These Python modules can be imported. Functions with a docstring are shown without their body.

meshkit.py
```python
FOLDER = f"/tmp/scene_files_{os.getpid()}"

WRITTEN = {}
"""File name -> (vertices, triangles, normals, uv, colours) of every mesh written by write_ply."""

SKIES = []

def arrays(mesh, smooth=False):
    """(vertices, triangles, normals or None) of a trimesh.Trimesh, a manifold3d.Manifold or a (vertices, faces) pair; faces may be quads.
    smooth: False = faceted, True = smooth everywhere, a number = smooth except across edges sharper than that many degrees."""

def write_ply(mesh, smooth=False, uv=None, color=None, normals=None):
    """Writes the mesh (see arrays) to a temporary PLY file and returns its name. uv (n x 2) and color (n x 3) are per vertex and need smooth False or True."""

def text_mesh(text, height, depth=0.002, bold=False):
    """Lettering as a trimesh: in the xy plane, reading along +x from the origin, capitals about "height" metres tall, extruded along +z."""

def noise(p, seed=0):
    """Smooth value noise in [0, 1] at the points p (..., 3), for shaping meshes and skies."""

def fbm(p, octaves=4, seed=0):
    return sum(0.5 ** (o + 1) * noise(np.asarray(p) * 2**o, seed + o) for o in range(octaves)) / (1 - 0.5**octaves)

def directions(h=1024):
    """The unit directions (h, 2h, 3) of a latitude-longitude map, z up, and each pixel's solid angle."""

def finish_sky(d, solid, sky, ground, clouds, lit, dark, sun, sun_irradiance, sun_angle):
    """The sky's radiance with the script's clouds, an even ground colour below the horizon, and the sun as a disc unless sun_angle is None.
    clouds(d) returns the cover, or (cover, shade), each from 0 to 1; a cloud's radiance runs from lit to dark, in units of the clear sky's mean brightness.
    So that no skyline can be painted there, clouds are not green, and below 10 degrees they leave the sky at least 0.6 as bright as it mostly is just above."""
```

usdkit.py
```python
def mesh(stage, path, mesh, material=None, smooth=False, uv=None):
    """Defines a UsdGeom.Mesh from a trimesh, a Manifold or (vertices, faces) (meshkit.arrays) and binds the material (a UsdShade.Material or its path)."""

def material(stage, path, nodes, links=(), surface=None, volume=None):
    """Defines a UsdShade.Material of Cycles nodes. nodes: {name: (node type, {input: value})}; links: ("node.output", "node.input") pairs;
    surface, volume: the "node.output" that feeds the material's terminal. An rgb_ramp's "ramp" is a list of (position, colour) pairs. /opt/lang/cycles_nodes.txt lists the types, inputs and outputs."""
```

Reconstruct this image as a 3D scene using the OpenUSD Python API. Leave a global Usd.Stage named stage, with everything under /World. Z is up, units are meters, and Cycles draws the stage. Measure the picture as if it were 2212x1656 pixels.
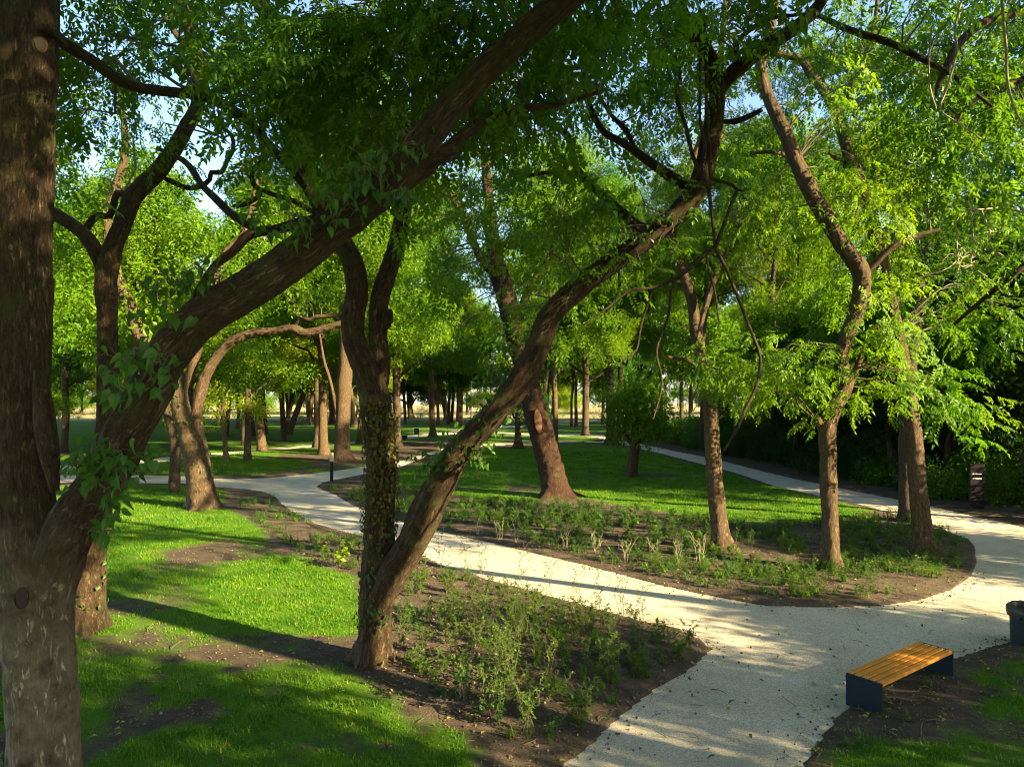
import math
import numpy as np
import trimesh
import shapely
from shapely.geometry import Polygon
from scipy.spatial import cKDTree
import meshkit
import usdkit
from pxr import Gf, Sdf, Usd, UsdGeom, UsdLux, UsdShade, Vt

# ------------------------------------------------------------------ stage, camera, sky, sun
stage = Usd.Stage.CreateInMemory()
UsdGeom.SetStageUpAxis(stage, 'Z')
UsdGeom.SetStageMetersPerUnit(stage, 1.0)
UsdGeom.Xform.Define(stage, '/World')
UsdGeom.Scope.Define(stage, '/World/Looks')

FOC, CX, HOR, EYE = 1511.0, 1105.5, 864.0, 3.6      # lens of the photograph and eye height (m)
cam = UsdGeom.Camera.Define(stage, '/World/camera')
cam.CreateFocalLengthAttr(24.0)
cam.CreateHorizontalApertureAttr(24.0 * 2211.0 / FOC)
cam.CreateVerticalApertureAttr(24.0 * 1654.0 / FOC)
cam.CreateVerticalApertureOffsetAttr(24.0 * 36.5 / FOC)
cam.AddTranslateOp().Set((0, 0, EYE))
cam.AddRotateXYZOp().Set((90, 0, 0))
cam.CreateExposureAttr(2.9)

SUN_AZ, SUN_EL = math.radians(119.0), math.radians(21.0)     # azimuth from +y (view direction) towards +x
SUN = np.array([math.sin(SUN_AZ) * math.cos(SUN_EL), math.cos(SUN_AZ) * math.cos(SUN_EL), math.sin(SUN_EL)])
sun = UsdLux.DistantLight.Define(stage, '/World/sun')
sun.CreateIntensityAttr(1.25)
sun.CreateAngleAttr(0.5)
sun.CreateNormalizeAttr(True)
sun.CreateColorAttr(Gf.Vec3f(1.0, 0.79, 0.46))
zx = np.cross([0, 0, 1.0], SUN); zx /= np.linalg.norm(zx)
zy = np.cross(SUN, zx)
m4 = np.eye(4); m4[0, :3], m4[1, :3], m4[2, :3] = zx, zy, SUN
sun.AddTransformOp().Set(Gf.Matrix4d(*m4.ravel().tolist()))
dome = UsdLux.DomeLight.Define(stage, '/World/sky')
sky_m = usdkit.material(stage, '/World/Looks/sky', {
    'sky': ('sky_texture', {'sky_type': 'single_scattering', 'sun_disc': False, 'sun_elevation': SUN_EL,
                            'sun_rotation': math.atan2(SUN[0], SUN[1]), 'air_density': 1.0, 'aerosol_density': 1.0, 'ozone_density': 1.7}),
    'bg': ('background_shader', {'strength': 0.06})}, [('sky.color', 'bg.color')], surface='bg.background')
UsdShade.MaterialBindingAPI.Apply(dome.GetPrim()).Bind(sky_m)

# ------------------------------------------------------------------ helpers
RNG = np.random.default_rng(7)
UP = np.array([0, 0, 1.0])
USED = {}


def P(px, py, y):
    """The point at depth y (m) that the photograph shows at px, py."""
    return np.array([(px - CX) / FOC * y, y, EYE - (py - HOR) / FOC * y])


def G(px, py):
    y = EYE * FOC / (py - HOR)
    return np.array([(px - CX) / FOC * y, y])


def numbered(path):
    n = USED.get(path, 0)
    USED[path] = n + 1
    return path if n == 0 else f'{path}_{n:03d}'


def tag(o, label=None, cat=None, group=None, kind=None):
    o = o.GetPrim() if hasattr(o, 'GetPrim') else o
    for k, v in (('label', label), ('category', cat), ('group', group), ('kind', kind)):
        if v:
            o.SetCustomDataByKey(k, v)
    return o


def thing(name, label, cat, loc=(0, 0, 0), rz=0.0, group=None, kind=None):
    x = UsdGeom.Xform.Define(stage, numbered('/World/' + name))
    x.AddTranslateOp().Set(Gf.Vec3d(*map(float, loc)))
    x.AddRotateZOp().Set(float(rz))
    return tag(x, label, cat, group, kind)


def obj(name, mesh, mat, parent=None, smooth=False, bark=None, kind=None, label=None):
    base = parent.GetPath().pathString if parent is not None else '/World'
    m = usdkit.mesh(stage, numbered(base + '/' + name), mesh, mat, smooth=smooth)
    if bark is not None:
        UsdGeom.PrimvarsAPI(m).CreatePrimvar('bark', Sdf.ValueTypeNames.Float3Array, 'vertex').Set(Vt.Vec3fArray.FromNumpy(bark.astype(np.float32)))
    tag(m, label, None, None, kind)
    return m.GetPrim()


def origin(parent):
    return np.array(UsdGeom.XformCache().GetLocalToWorldTransform(parent).ExtractTranslation())


def copy_of(first, loc, rz, s, label=None, group=None):
    was = first.GetCustomData()
    x = UsdGeom.Xform.Define(stage, numbered('/World/' + first.GetName().rstrip('0123456789').rstrip('_')))
    x.GetPrim().GetReferences().AddInternalReference(first.GetPath())
    x.ClearXformOpOrder()
    a, b, c = x.MakeMatrixXform(), None, None
    m = np.eye(4)
    m[:3, :3] = s * np.array([[math.cos(rz), math.sin(rz), 0], [-math.sin(rz), math.cos(rz), 0], [0, 0, 1]])
    m[3, :3] = loc
    a.Set(Gf.Matrix4d(*m.ravel().tolist()))
    x.GetPrim().SetInstanceable(True)
    return tag(x, label or was['label'], was['category'], group or was.get('group'))


def join(ms):
    v, f, n = [], [], 0
    for a, b in ms:
        v.append(a); f.append(b + n); n += len(a)
    return np.vstack(v), np.vstack(f)


def spline(pts, ds):
    """Catmull-Rom through the rows of pts (any columns, the first three a position)."""
    p = np.asarray(pts, float)
    p = np.vstack([2 * p[0] - p[1], p, 2 * p[-1] - p[-2]])
    out = []
    for i in range(1, len(p) - 2):
        n = max(2, int(np.linalg.norm(p[i + 1, :3] - p[i, :3]) / ds))
        t = (np.arange(n) / n)[:, None]
        a, b, c, d = p[i - 1], p[i], p[i + 1], p[i + 2]
        out.append(0.5 * (2 * b + (c - a) * t + (2 * a - 5 * b + 4 * c - d) * t ** 2 + (3 * b - a - 3 * c + d) * t ** 3))
    out.append(p[-2][None])
    return np.vstack(out)


def frames(c):
    t = np.gradient(c, axis=0)
    t /= np.linalg.norm(t, axis=1, keepdims=True) + 1e-12
    ref = np.array([0, 1.0, 0]) if abs(t[0, 1]) < 0.9 else np.array([1.0, 0, 0])
    a = np.zeros_like(t)
    a[0] = np.cross(t[0], ref); a[0] /= np.linalg.norm(a[0])
    for i in range(1, len(t)):
        v = a[i - 1] - t[i] * (a[i - 1] @ t[i])
        a[i] = v / (np.linalg.norm(v) + 1e-12)
    return t, a, np.cross(t, a)


def tube(pts, sides=10, ds=0.1, rough=0.0, seed=0, cap=True, lump=0.0, flare=0.0):
    """A limb: pts rows x, y, z, radius. Returns (v, f), bark coordinates, the resampled centre line."""
    q = spline(pts, ds)
    c, r = q[:, :3], np.maximum(q[:, 3], 0.002)
    s = np.concatenate([[0], np.cumsum(np.linalg.norm(np.diff(c, axis=0), axis=1))])
    t, a, b = frames(c)
    ang = np.arange(sides) * 2 * np.pi / sides
    co, si = np.cos(ang), np.sin(ang)
    rr = np.broadcast_to(r[:, None], (len(c), sides)).copy()
    R0 = r.mean()
    bark = np.stack([np.broadcast_to(co * R0, rr.shape), np.broadcast_to(si * R0, rr.shape), np.broadcast_to(s[:, None], rr.shape)], -1).copy()
    off = np.array([seed * 3.17, seed * 1.3, seed * 0.7])
    if lump:
        rr *= 1 + lump * (meshkit.fbm(bark * [3.0, 3.0, 2.2] + off, 3, seed) - 0.5) * 2
    if rough:
        wig = bark + 0.05 * (meshkit.noise(bark * 9 + off, seed)[..., None] - 0.5)
        n1 = 1 - np.abs(2 * meshkit.noise(wig * [24, 24, 4.5] + off, seed + 5) - 1)
        n2 = meshkit.fbm(wig * [40, 40, 14] + off, 2, seed + 9)
        rr += rough * (n1 - 0.5) + rough * 0.6 * (n2 - 0.5)
    if flare:
        h = np.clip(1 - s / flare, 0, 1)[:, None] ** 2
        rr *= 1 + h * (0.25 + 0.75 * np.maximum(0, np.cos(ang * 2.5 + seed)) ** 6 + 0.35 * np.maximum(0, np.cos(ang * 4 + 2 * seed)) ** 4)[None]
    v = c[:, None] + rr[..., None] * (co[None, :, None] * a[:, None] + si[None, :, None] * b[:, None])
    i, j = np.meshgrid(np.arange(len(c) - 1), np.arange(sides), indexing='ij')
    k = (j + 1) % sides
    qd = np.stack([i * sides + j, i * sides + k, (i + 1) * sides + k, (i + 1) * sides + j], -1).reshape(-1, 4)
    f = np.vstack([qd[:, [0, 1, 2]], qd[:, [0, 2, 3]]])
    v, bark = v.reshape(-1, 3), bark.reshape(-1, 3)
    if cap:
        n = len(v)
        v = np.vstack([v, c[0], c[-1]]); bark = np.vstack([bark, [0, 0, 0], [0, 0, s[-1]]])
        e, last = np.arange(sides), (len(c) - 1) * sides
        f = np.vstack([f, np.stack([np.full(sides, n), (e + 1) % sides, e], 1), np.stack([np.full(sides, n + 1), last + e, last + (e + 1) % sides], 1)])
    return (v, f), bark, q


def box(x0, x1, y0, y1, z0, z1, r=0.0):
    if r <= 0:
        m = trimesh.creation.box([x1 - x0, y1 - y0, z1 - z0])
        m.apply_translation([(x0 + x1) / 2, (y0 + y1) / 2, (z0 + z1) / 2])
        return np.array(m.vertices), np.array(m.faces)
    pts = []
    for i in (0, 1):
        for j in (0, 1):
            for k in (0, 1):
                c = np.array([(x0, x1)[i], (y0, y1)[j], (z0, z1)[k]], float)
                s = np.array([1 - 2 * i, 1 - 2 * j, 1 - 2 * k]) * r
                for d in np.eye(3):
                    pts.append(c + s * (1 - d))
    m = trimesh.convex.convex_hull(np.array(pts))
    return np.array(m.vertices), np.array(m.faces)


def quats(yaw, pitch, roll):
    """xyzw for Rz(yaw) Ry(pitch) Rx(roll)."""
    cy, sy, cp, sp, cr, sr = np.cos(yaw / 2), np.sin(yaw / 2), np.cos(pitch / 2), np.sin(pitch / 2), np.cos(roll / 2), np.sin(roll / 2)
    return np.stack([sr * cp * cy - cr * sp * sy, cr * sp * cy + sr * cp * sy, cr * cp * sy - sr * sp * cy, cr * cp * cy + sr * sp * sy], 1)


def scatter(name, parent, protos, pos, q, scale, which, kind='stuff', label=None):
    """One part made of many copies of small meshes. protos: [(mesh, material)]."""
    base = parent.GetPath().pathString if parent is not None else '/World'
    path = numbered(base + '/' + name)
    pi = UsdGeom.PointInstancer.Define(stage, path)
    for i, (m, mat) in enumerate(protos):
        p = usdkit.mesh(stage, f'{path}/piece_{i}', m, mat)
        pi.GetPrototypesRel().AddTarget(p.GetPath())
    n = len(pos)
    pi.CreateProtoIndicesAttr(Vt.IntArray.FromNumpy(np.asarray(which, np.int32)))
    pi.CreatePositionsAttr(Vt.Vec3fArray.FromNumpy(np.asarray(pos, np.float32)))
    sc = np.asarray(scale, np.float32)
    sc = np.repeat(sc[:, None], 3, 1) if sc.ndim == 1 else sc
    pi.CreateScalesAttr(Vt.Vec3fArray.FromNumpy(np.ascontiguousarray(sc)))
    pi.CreateOrientationsAttr(Vt.QuathArray.FromNumpy(np.asarray(q, np.float16)))
    tag(pi, label, None, None, kind)
    return pi.GetPrim()


# ------------------------------------------------------------------ materials
def mat(name, nodes, links, surface='p.BSDF'):
    return usdkit.material(stage, '/World/Looks/' + name, nodes, links, surface=surface)


def plain(name, color, rough=0.6, **kw):
    return mat(name, {'p': ('principled_bsdf', {'base_color': color, 'roughness': rough, **kw})}, [])


def bark_material(name, dark, light, moss=0.35, scale=1.0, mosscol=(0.075, 0.085, 0.022)):
    return mat(name, {
        'a': ('attribute', {'attribute': 'bark'}),
        'map': ('mapping', {'scale': (1.0, 1.0, 0.22)}),
        'wn': ('noise_texture', {'scale': 21.0, 'detail': 6.0, 'roughness': 0.7}),
        'add': ('mix', {'mix_type': 'linear_light', 'fac': 0.085}),
        'v': ('voronoi_texture', {'feature': 'distance_to_edge', 'scale': 27.0 * scale, 'randomness': 1.0}),
        'n1': ('noise_texture', {'scale': 34.0 * scale, 'detail': 6.0, 'roughness': 0.65}),
        'n2': ('noise_texture', {'scale': 2.3, 'detail': 4.0, 'roughness': 0.6}),
        'n3': ('noise_texture', {'scale': 3.7, 'detail': 5.0, 'roughness': 0.7}),
        'vr': ('map_range', {'from_min': 0.0, 'from_max': 0.30, 'to_min': 0.0, 'to_max': 1.0, 'clamp': True}),
        'h': ('math', {'math_type': 'multiply_add', 'value2': 0.75}),
        'ramp': ('rgb_ramp', {'ramp': [(0.25, dark), (0.72, light)]}),
        'crack': ('mix', {'mix_type': 'multiply', 'fac': 0.62}),
        'cr': ('rgb_ramp', {'ramp': [(0.0, (0.28, 0.24, 0.2)), (0.7, (1, 1, 1))]}),
        'mr': ('rgb_ramp', {'ramp': [(0.56 - 0.1 * moss, (0, 0, 0)), (0.72 - 0.1 * moss, (moss * 2, moss * 2, moss * 2))]}),
        'mm': ('mix', {'color2': mosscol}),
        'pr': ('rgb_ramp', {'ramp': [(0.60, (0, 0, 0)), (0.70, (0.55, 0.55, 0.55))]}),
        'pm': ('mix', {'color2': tuple(min(1.0, 1.5 * x) for x in light)}),
        'b': ('bump', {'strength': 1.0, 'distance': 0.028}),
        'p': ('principled_bsdf', {'roughness': 0.9, 'specular_ior_level': 0.15})},
        [('a.vector', 'map.vector'), ('map.vector', 'wn.vector'), ('map.vector', 'add.color1'), ('wn.color', 'add.color2'), ('add.color', 'v.vector'),
         ('map.vector', 'n1.vector'), ('a.vector', 'n2.vector'), ('a.vector', 'n3.vector'), ('v.distance', 'vr.value'), ('vr.result', 'h.value3'), ('n1.fac', 'h.value1'),
         ('n1.fac', 'ramp.fac'), ('ramp.color', 'pm.color1'), ('n2.fac', 'pr.fac'), ('pr.color', 'pm.fac'), ('pm.color', 'crack.color1'), ('vr.result', 'cr.fac'), ('cr.color', 'crack.color2'),
         ('n3.fac', 'mr.fac'), ('mr.color', 'mm.fac'), ('crack.color', 'mm.color1'), ('mm.color', 'p.base_color'),
         ('h.value', 'b.height'), ('b.normal', 'p.normal')])


def leaf_material(name, dark, light, trans, k=0.46, gloss=0.16, big=0.5, rough=0.42):
    return mat(name, {
        'g': ('geometry', {}),
        'n': ('noise_texture', {'scale': big, 'detail': 2.0}),
        'ad': ('math', {'math_type': 'multiply_add', 'value2': 0.45}),
        'ramp': ('rgb_ramp', {'ramp': [(0.3, dark), (0.95, light)]}),
        'mul': ('mix', {'mix_type': 'multiply', 'fac': 1.0, 'color2': trans}),
        'p': ('principled_bsdf', {'roughness': rough, 'specular_ior_level': gloss}),
        't': ('translucent_bsdf', {}),
        'm': ('mix_closure', {'fac': k})},
        [('g.position', 'n.vector'), ('g.random_per_island', 'ad.value1'), ('n.fac', 'ad.value3'), ('ad.value', 'ramp.fac'), ('ramp.color', 'p.base_color'),
         ('ramp.color', 'mul.color1'), ('mul.color', 't.color'), ('p.BSDF', 'm.closure1'), ('t.BSDF', 'm.closure2')], surface='m.closure')


BARK = bark_material('bark_brown', (0.026, 0.017, 0.010), (0.135, 0.088, 0.047), 0.5)
BARK_OLD = bark_material('bark_old', (0.032, 0.022, 0.012), (0.14, 0.098, 0.056), 0.5)
BARK_RED = bark_material('bark_red', (0.026, 0.015, 0.010), (0.095, 0.05, 0.03), 0.3)
BARK_GREY = bark_material('bark_grey', (0.045, 0.031, 0.018), (0.20, 0.135, 0.075), 0.3)
BARK_FAR = bark_material('bark_far', (0.035, 0.025, 0.016), (0.14, 0.10, 0.064), 0.3)
BARK_SMOOTH = bark_material('bark_smooth', (0.034, 0.024, 0.013), (0.145, 0.10, 0.057), 0.5)


def add_smooth_foot(m, path):
    """The foot of the old trunk has shed its plates: pale grey-tan, blotched, below a ragged line about two metres up."""
    def sh(n, kind, **kw):
        s = UsdShade.Shader.Define(stage, f'{path}/{n}'); s.CreateIdAttr('cycles_' + kind)
        for k, v in kw.items():
            s.CreateInput(k, Sdf.ValueTypeNames.Token if isinstance(v, str) else Sdf.ValueTypeNames.Bool if isinstance(v, bool) else Sdf.ValueTypeNames.Float if np.ndim(v) == 0 else Sdf.ValueTypeNames.Float3).Set(v if np.ndim(v) == 0 else Gf.Vec3f(*v))
        return s
    def ln(a, o, b, i):
        b.CreateInput(i, Sdf.ValueTypeNames.Token).ConnectToSource(a.CreateOutput(o, Sdf.ValueTypeNames.Token))
    get = lambda n: UsdShade.Shader(stage.GetPrimAtPath(f'{path}/{n}'))
    g, sp = sh('gp', 'geometry'), sh('gs', 'separate_xyz')
    ln(g, 'position', sp, 'vector')
    nn = sh('gn', 'noise_texture', scale=2.6, detail=4.0); ln(g, 'position', nn, 'vector')
    ad = sh('ga', 'math', math_type='multiply_add', value2=1.6); ln(nn, 'fac', ad, 'value1'); ln(sp, 'z', ad, 'value3')
    mr = sh('gm', 'map_range', from_min=2.5, from_max=3.4, to_min=0.85, to_max=0.0, clamp=True); ln(ad, 'value', mr, 'value')
    n5 = sh('g5', 'noise_texture', scale=7.0, detail=6.0, roughness=0.7); ln(g, 'position', n5, 'vector')
    usd_r = usdkit._ramp([(0.32, (0.09, 0.072, 0.04)), (0.46, (0.22, 0.18, 0.115)), (0.58, (0.29, 0.245, 0.165)), (0.74, (0.42, 0.37, 0.27))], True)
    rp = sh('gr', 'rgb_ramp'); rp.CreateInput('ramp', Sdf.ValueTypeNames.Float3Array).Set(Vt.Vec3fArray.FromNumpy(usd_r['ramp'].astype(np.float32))); rp.CreateInput('ramp_alpha', Sdf.ValueTypeNames.FloatArray).Set(Vt.FloatArray.FromNumpy(usd_r['ramp_alpha'].astype(np.float32)))
    rp.CreateInput('interpolate', Sdf.ValueTypeNames.Bool).Set(True)
    ln(n5, 'fac', rp, 'fac')
    mx = sh('gx', 'mix'); ln(mr, 'result', mx, 'fac'); ln(get('mm'), 'color', mx, 'color1'); ln(rp, 'color', mx, 'color2')
    ln(mx, 'color', get('p'), 'base_color')


add_smooth_foot(BARK_SMOOTH, '/World/Looks/bark_smooth')
TWIG = plain('twig', (0.075, 0.052, 0.032), 0.85)
TWIG_PALE = plain('twig_pale', (0.26, 0.21, 0.14), 0.85)
CUT_WOOD = plain('cut_wood', (0.34, 0.2, 0.12), 0.8)
HOLLOW = plain('hollow', (0.02, 0.013, 0.008), 0.95)
YT = (1.9, 1.75, 0.55)
LEAF_NEAR = leaf_material('leaf_near', (0.036, 0.105, 0.006), (0.11, 0.20, 0.012), YT)
LEAF_MID = leaf_material('leaf_mid', (0.042, 0.118, 0.004), (0.155, 0.25, 0.008), YT)
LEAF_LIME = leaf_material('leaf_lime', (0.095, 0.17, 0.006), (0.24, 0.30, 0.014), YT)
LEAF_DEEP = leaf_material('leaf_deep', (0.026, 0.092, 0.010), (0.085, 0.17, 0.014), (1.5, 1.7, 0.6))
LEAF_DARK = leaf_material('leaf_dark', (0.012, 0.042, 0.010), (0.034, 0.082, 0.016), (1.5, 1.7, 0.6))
LEAF_VINE = leaf_material('leaf_vine', (0.026, 0.085, 0.008), (0.075, 0.16, 0.014), (1.6, 1.7, 0.6), k=0.35, gloss=0.22, rough=0.45)
LEAF_IVY = leaf_material('leaf_ivy', (0.035, 0.05, 0.008), (0.14, 0.115, 0.02), (1.5, 1.4, 0.6), k=0.2, gloss=0.15, big=3.0)
LEAF_IVY_GREEN = leaf_material('leaf_ivy_green', (0.018, 0.055, 0.008), (0.055, 0.11, 0.014), (1.5, 1.5, 0.6), k=0.2, gloss=0.2, big=3.0)
GRASS = leaf_material('grass_blade', (0.035, 0.115, 0.005), (0.13, 0.24, 0.010), (1.6, 1.6, 0.6), k=0.35, gloss=0.12, big=1.3)
GRASS_DRY = leaf_material('grass_dry', (0.10, 0.13, 0.012), (0.24, 0.23, 0.04), (1.4, 1.4, 0.6), k=0.3, gloss=0.2, big=0.8)
SHRUB_LEAF = leaf_material('shrub_leaf', (0.045, 0.095, 0.014), (0.12, 0.19, 0.03), YT, big=2.0)
WEED_LEAF = leaf_material('weed_leaf', (0.03, 0.085, 0.014), (0.08, 0.15, 0.026), YT, big=2.0)
LITTER = leaf_material('dry_leaf', (0.09, 0.06, 0.025), (0.34, 0.25, 0.09), (1.2, 1.1, 0.7), k=0.15, big=5.0)
LITTER_YELLOW = leaf_material('yellow_leaf', (0.16, 0.2, 0.03), (0.42, 0.38, 0.06), (1.2, 1.2, 0.6), k=0.2, big=5.0)

GROUND_M = mat('ground', {
    'g': ('geometry', {}), 'lawn': ('attribute', {'attribute': 'lawn'}), 'dry': ('attribute', {'attribute': 'dry'}),
    'n1': ('noise_texture', {'scale': 3.0, 'detail': 6.0, 'roughness': 0.65}), 'n2': ('noise_texture', {'scale': 42.0, 'detail': 4.0, 'roughness': 0.7}), 'n3': ('noise_texture', {'scale': 0.35, 'detail': 4.0}),
    'soil': ('rgb_ramp', {'ramp': [(0.30, (0.026, 0.020, 0.014)), (0.5, (0.068, 0.052, 0.036)), (0.72, (0.145, 0.115, 0.08))]}),
    'green': ('rgb_ramp', {'ramp': [(0.25, (0.030, 0.085, 0.004)), (0.75, (0.085, 0.17, 0.009))]}),
    'straw': ('rgb_ramp', {'ramp': [(0.3, (0.17, 0.14, 0.055)), (0.7, (0.34, 0.28, 0.13))]}),
    'sm': ('math', {'math_type': 'multiply_add', 'value2': 0.5, }), 'sm2': ('math', {'math_type': 'multiply', 'value2': 0.5}),
    'e': ('math', {'math_type': 'multiply_add', 'value2': 0.9}), 'er': ('map_range', {'from_min': 0.72, 'from_max': 1.08, 'clamp': True}),
    'm1': ('mix', {}), 'm2': ('mix', {}),
    'b': ('bump', {'strength': 0.9, 'distance': 0.03}),
    'p': ('principled_bsdf', {'roughness': 0.95, 'specular_ior_level': 0.1})},
    [('g.position', 'n1.vector'), ('g.position', 'n2.vector'), ('g.position', 'n3.vector'),
     ('n2.fac', 'sm.value1'), ('n1.fac', 'sm2.value1'), ('sm2.value', 'sm.value3'), ('sm.value', 'soil.fac'), ('n2.fac', 'green.fac'), ('n1.fac', 'straw.fac'),
     ('n1.fac', 'e.value1'), ('lawn.fac', 'e.value3'), ('e.value', 'er.value'), ('er.result', 'm1.fac'), ('soil.color', 'm1.color1'), ('green.color', 'm1.color2'),
     ('dry.fac', 'm2.fac'), ('m1.color', 'm2.color1'), ('straw.color', 'm2.color2'), ('m2.color', 'p.base_color'), ('n2.fac', 'b.height'), ('b.normal', 'p.normal')])
GRAVEL_M = mat('gravel', {
    'g': ('geometry', {}), 'v': ('voronoi_texture', {'scale': 85.0, 'feature': 'f1'}), 'n': ('noise_texture', {'scale': 0.7, 'detail': 8.0, 'roughness': 0.68}), 'n2': ('noise_texture', {'scale': 130.0, 'detail': 3.0, 'roughness': 0.8}),
    'n4': ('noise_texture', {'scale': 17.0, 'detail': 4.0, 'roughness': 0.75}),
    'c': ('rgb_ramp', {'ramp': [(0.1, (0.32, 0.285, 0.215)), (0.5, (0.43, 0.395, 0.305)), (0.9, (0.55, 0.515, 0.41))]}),
    'mix': ('mix', {'mix_type': 'multiply', 'fac': 0.8}), 'c2': ('rgb_ramp', {'ramp': [(0.32, (0.66, 0.62, 0.54)), (0.5, (0.9, 0.88, 0.83)), (0.66, (1, 1, 1))]}),
    'spk': ('rgb_ramp', {'ramp': [(0.24, (0.35, 0.3, 0.24)), (0.36, (1, 1, 1))]}), 'mix2': ('mix', {'mix_type': 'multiply', 'fac': 0.45}),
    'sep': ('separate_color', {}),
    'b': ('bump', {'strength': 0.7, 'distance': 0.012}), 'p': ('principled_bsdf', {'roughness': 0.95, 'specular_ior_level': 0.15})},
    [('g.position', 'v.vector'), ('g.position', 'n.vector'), ('g.position', 'n2.vector'), ('g.position', 'n4.vector'), ('v.color', 'sep.color'), ('sep.r', 'c.fac'), ('c.color', 'mix.color1'), ('n.fac', 'c2.fac'), ('c2.color', 'mix.color2'),
     ('n4.fac', 'spk.fac'), ('mix.color', 'mix2.color1'), ('spk.color', 'mix2.color2'), ('mix2.color', 'p.base_color'), ('n2.fac', 'b.height'), ('b.normal', 'p.normal')])

# ------------------------------------------------------------------ ground plan
def ground_poly(pts):
    return Polygon([G(*p) for p in pts])


island_pts = [(682, 1050), (696, 1041), (717, 1037), (737, 1033), (786, 1023), (847, 1014), (888, 999), (925, 983), (963, 972), (1050, 964), (1111, 958), (1154, 957.5), (1207, 956), (1260, 954), (1330, 957), (1366, 962), (1385, 969), (1434, 980), (1521, 1003), (1580, 1018), (1675, 1049), (1763, 1069), (1854, 1088), (1941, 1111), (2018, 1131), (2055, 1150), (2091, 1163), (2106, 1179), (2110, 1212), (2098, 1244), (2055, 1274), (1982, 1296), (1909, 1307), (1799, 1311), (1653, 1308), (1544, 1288), (1434, 1266), (1385, 1252), (1275, 1223), (1166, 1197), (1056, 1171), (947, 1146), (892, 1133), (835, 1116), (778, 1098), (749, 1084), (723, 1068), (696, 1058)]
island = ground_poly(island_pts)
left_edge = [(-700, 1040), (100, 1041), (263, 1042), (402, 1044), (456, 1050), (538, 1056), (574, 1062), (595, 1072), (611, 1088), (625, 1100), (646, 1112), (691, 1133), (782, 1157), (910, 1197), (961, 1222), (1005, 1233), (1056, 1251), (1147, 1274), (1231, 1298), (1312, 1320), (1385, 1339), (1463, 1355), (1518, 1380), (1538, 1401), (1507, 1430), (1468, 1460), (1403, 1496), (1330, 1558), (1260, 1622), (1213, 1656), (1120, 1760), (1050, 1900), (980, 2600)]
right_edge = [(1500, 2600), (1640, 1900), (1690, 1740), (1726, 1656), (1755, 1612), (1781, 1580), (1815, 1535), (1855, 1500), (1909, 1471), (1982, 1442), (2062, 1420), (2128, 1398), (2186, 1383), (2260, 1372), (2420, 1352), (2700, 1330)]
outer_right = [(2700, 1205), (2420, 1172), (2300, 1155), (2211, 1138), (2128, 1120), (2018, 1094), (1941, 1079), (1836, 1058), (1726, 1036), (1617, 1010), (1554, 993), (1434, 969), (1385, 958), (1341, 949)]
far_edge = [(1290, 953), (1207, 951.5), (1111, 953.5), (1050, 957.5), (963, 966), (908, 982), (881, 991), (847, 999), (786, 1007), (717, 1017), (656, 1024), (595, 1030), (546, 1033), (513, 1034), (456, 1032), (402, 1027), (292, 1025.5), (164, 1025), (0, 1024), (-700, 1022)]
path_outer = ground_poly(left_edge + right_edge + outer_right + far_edge)
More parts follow.
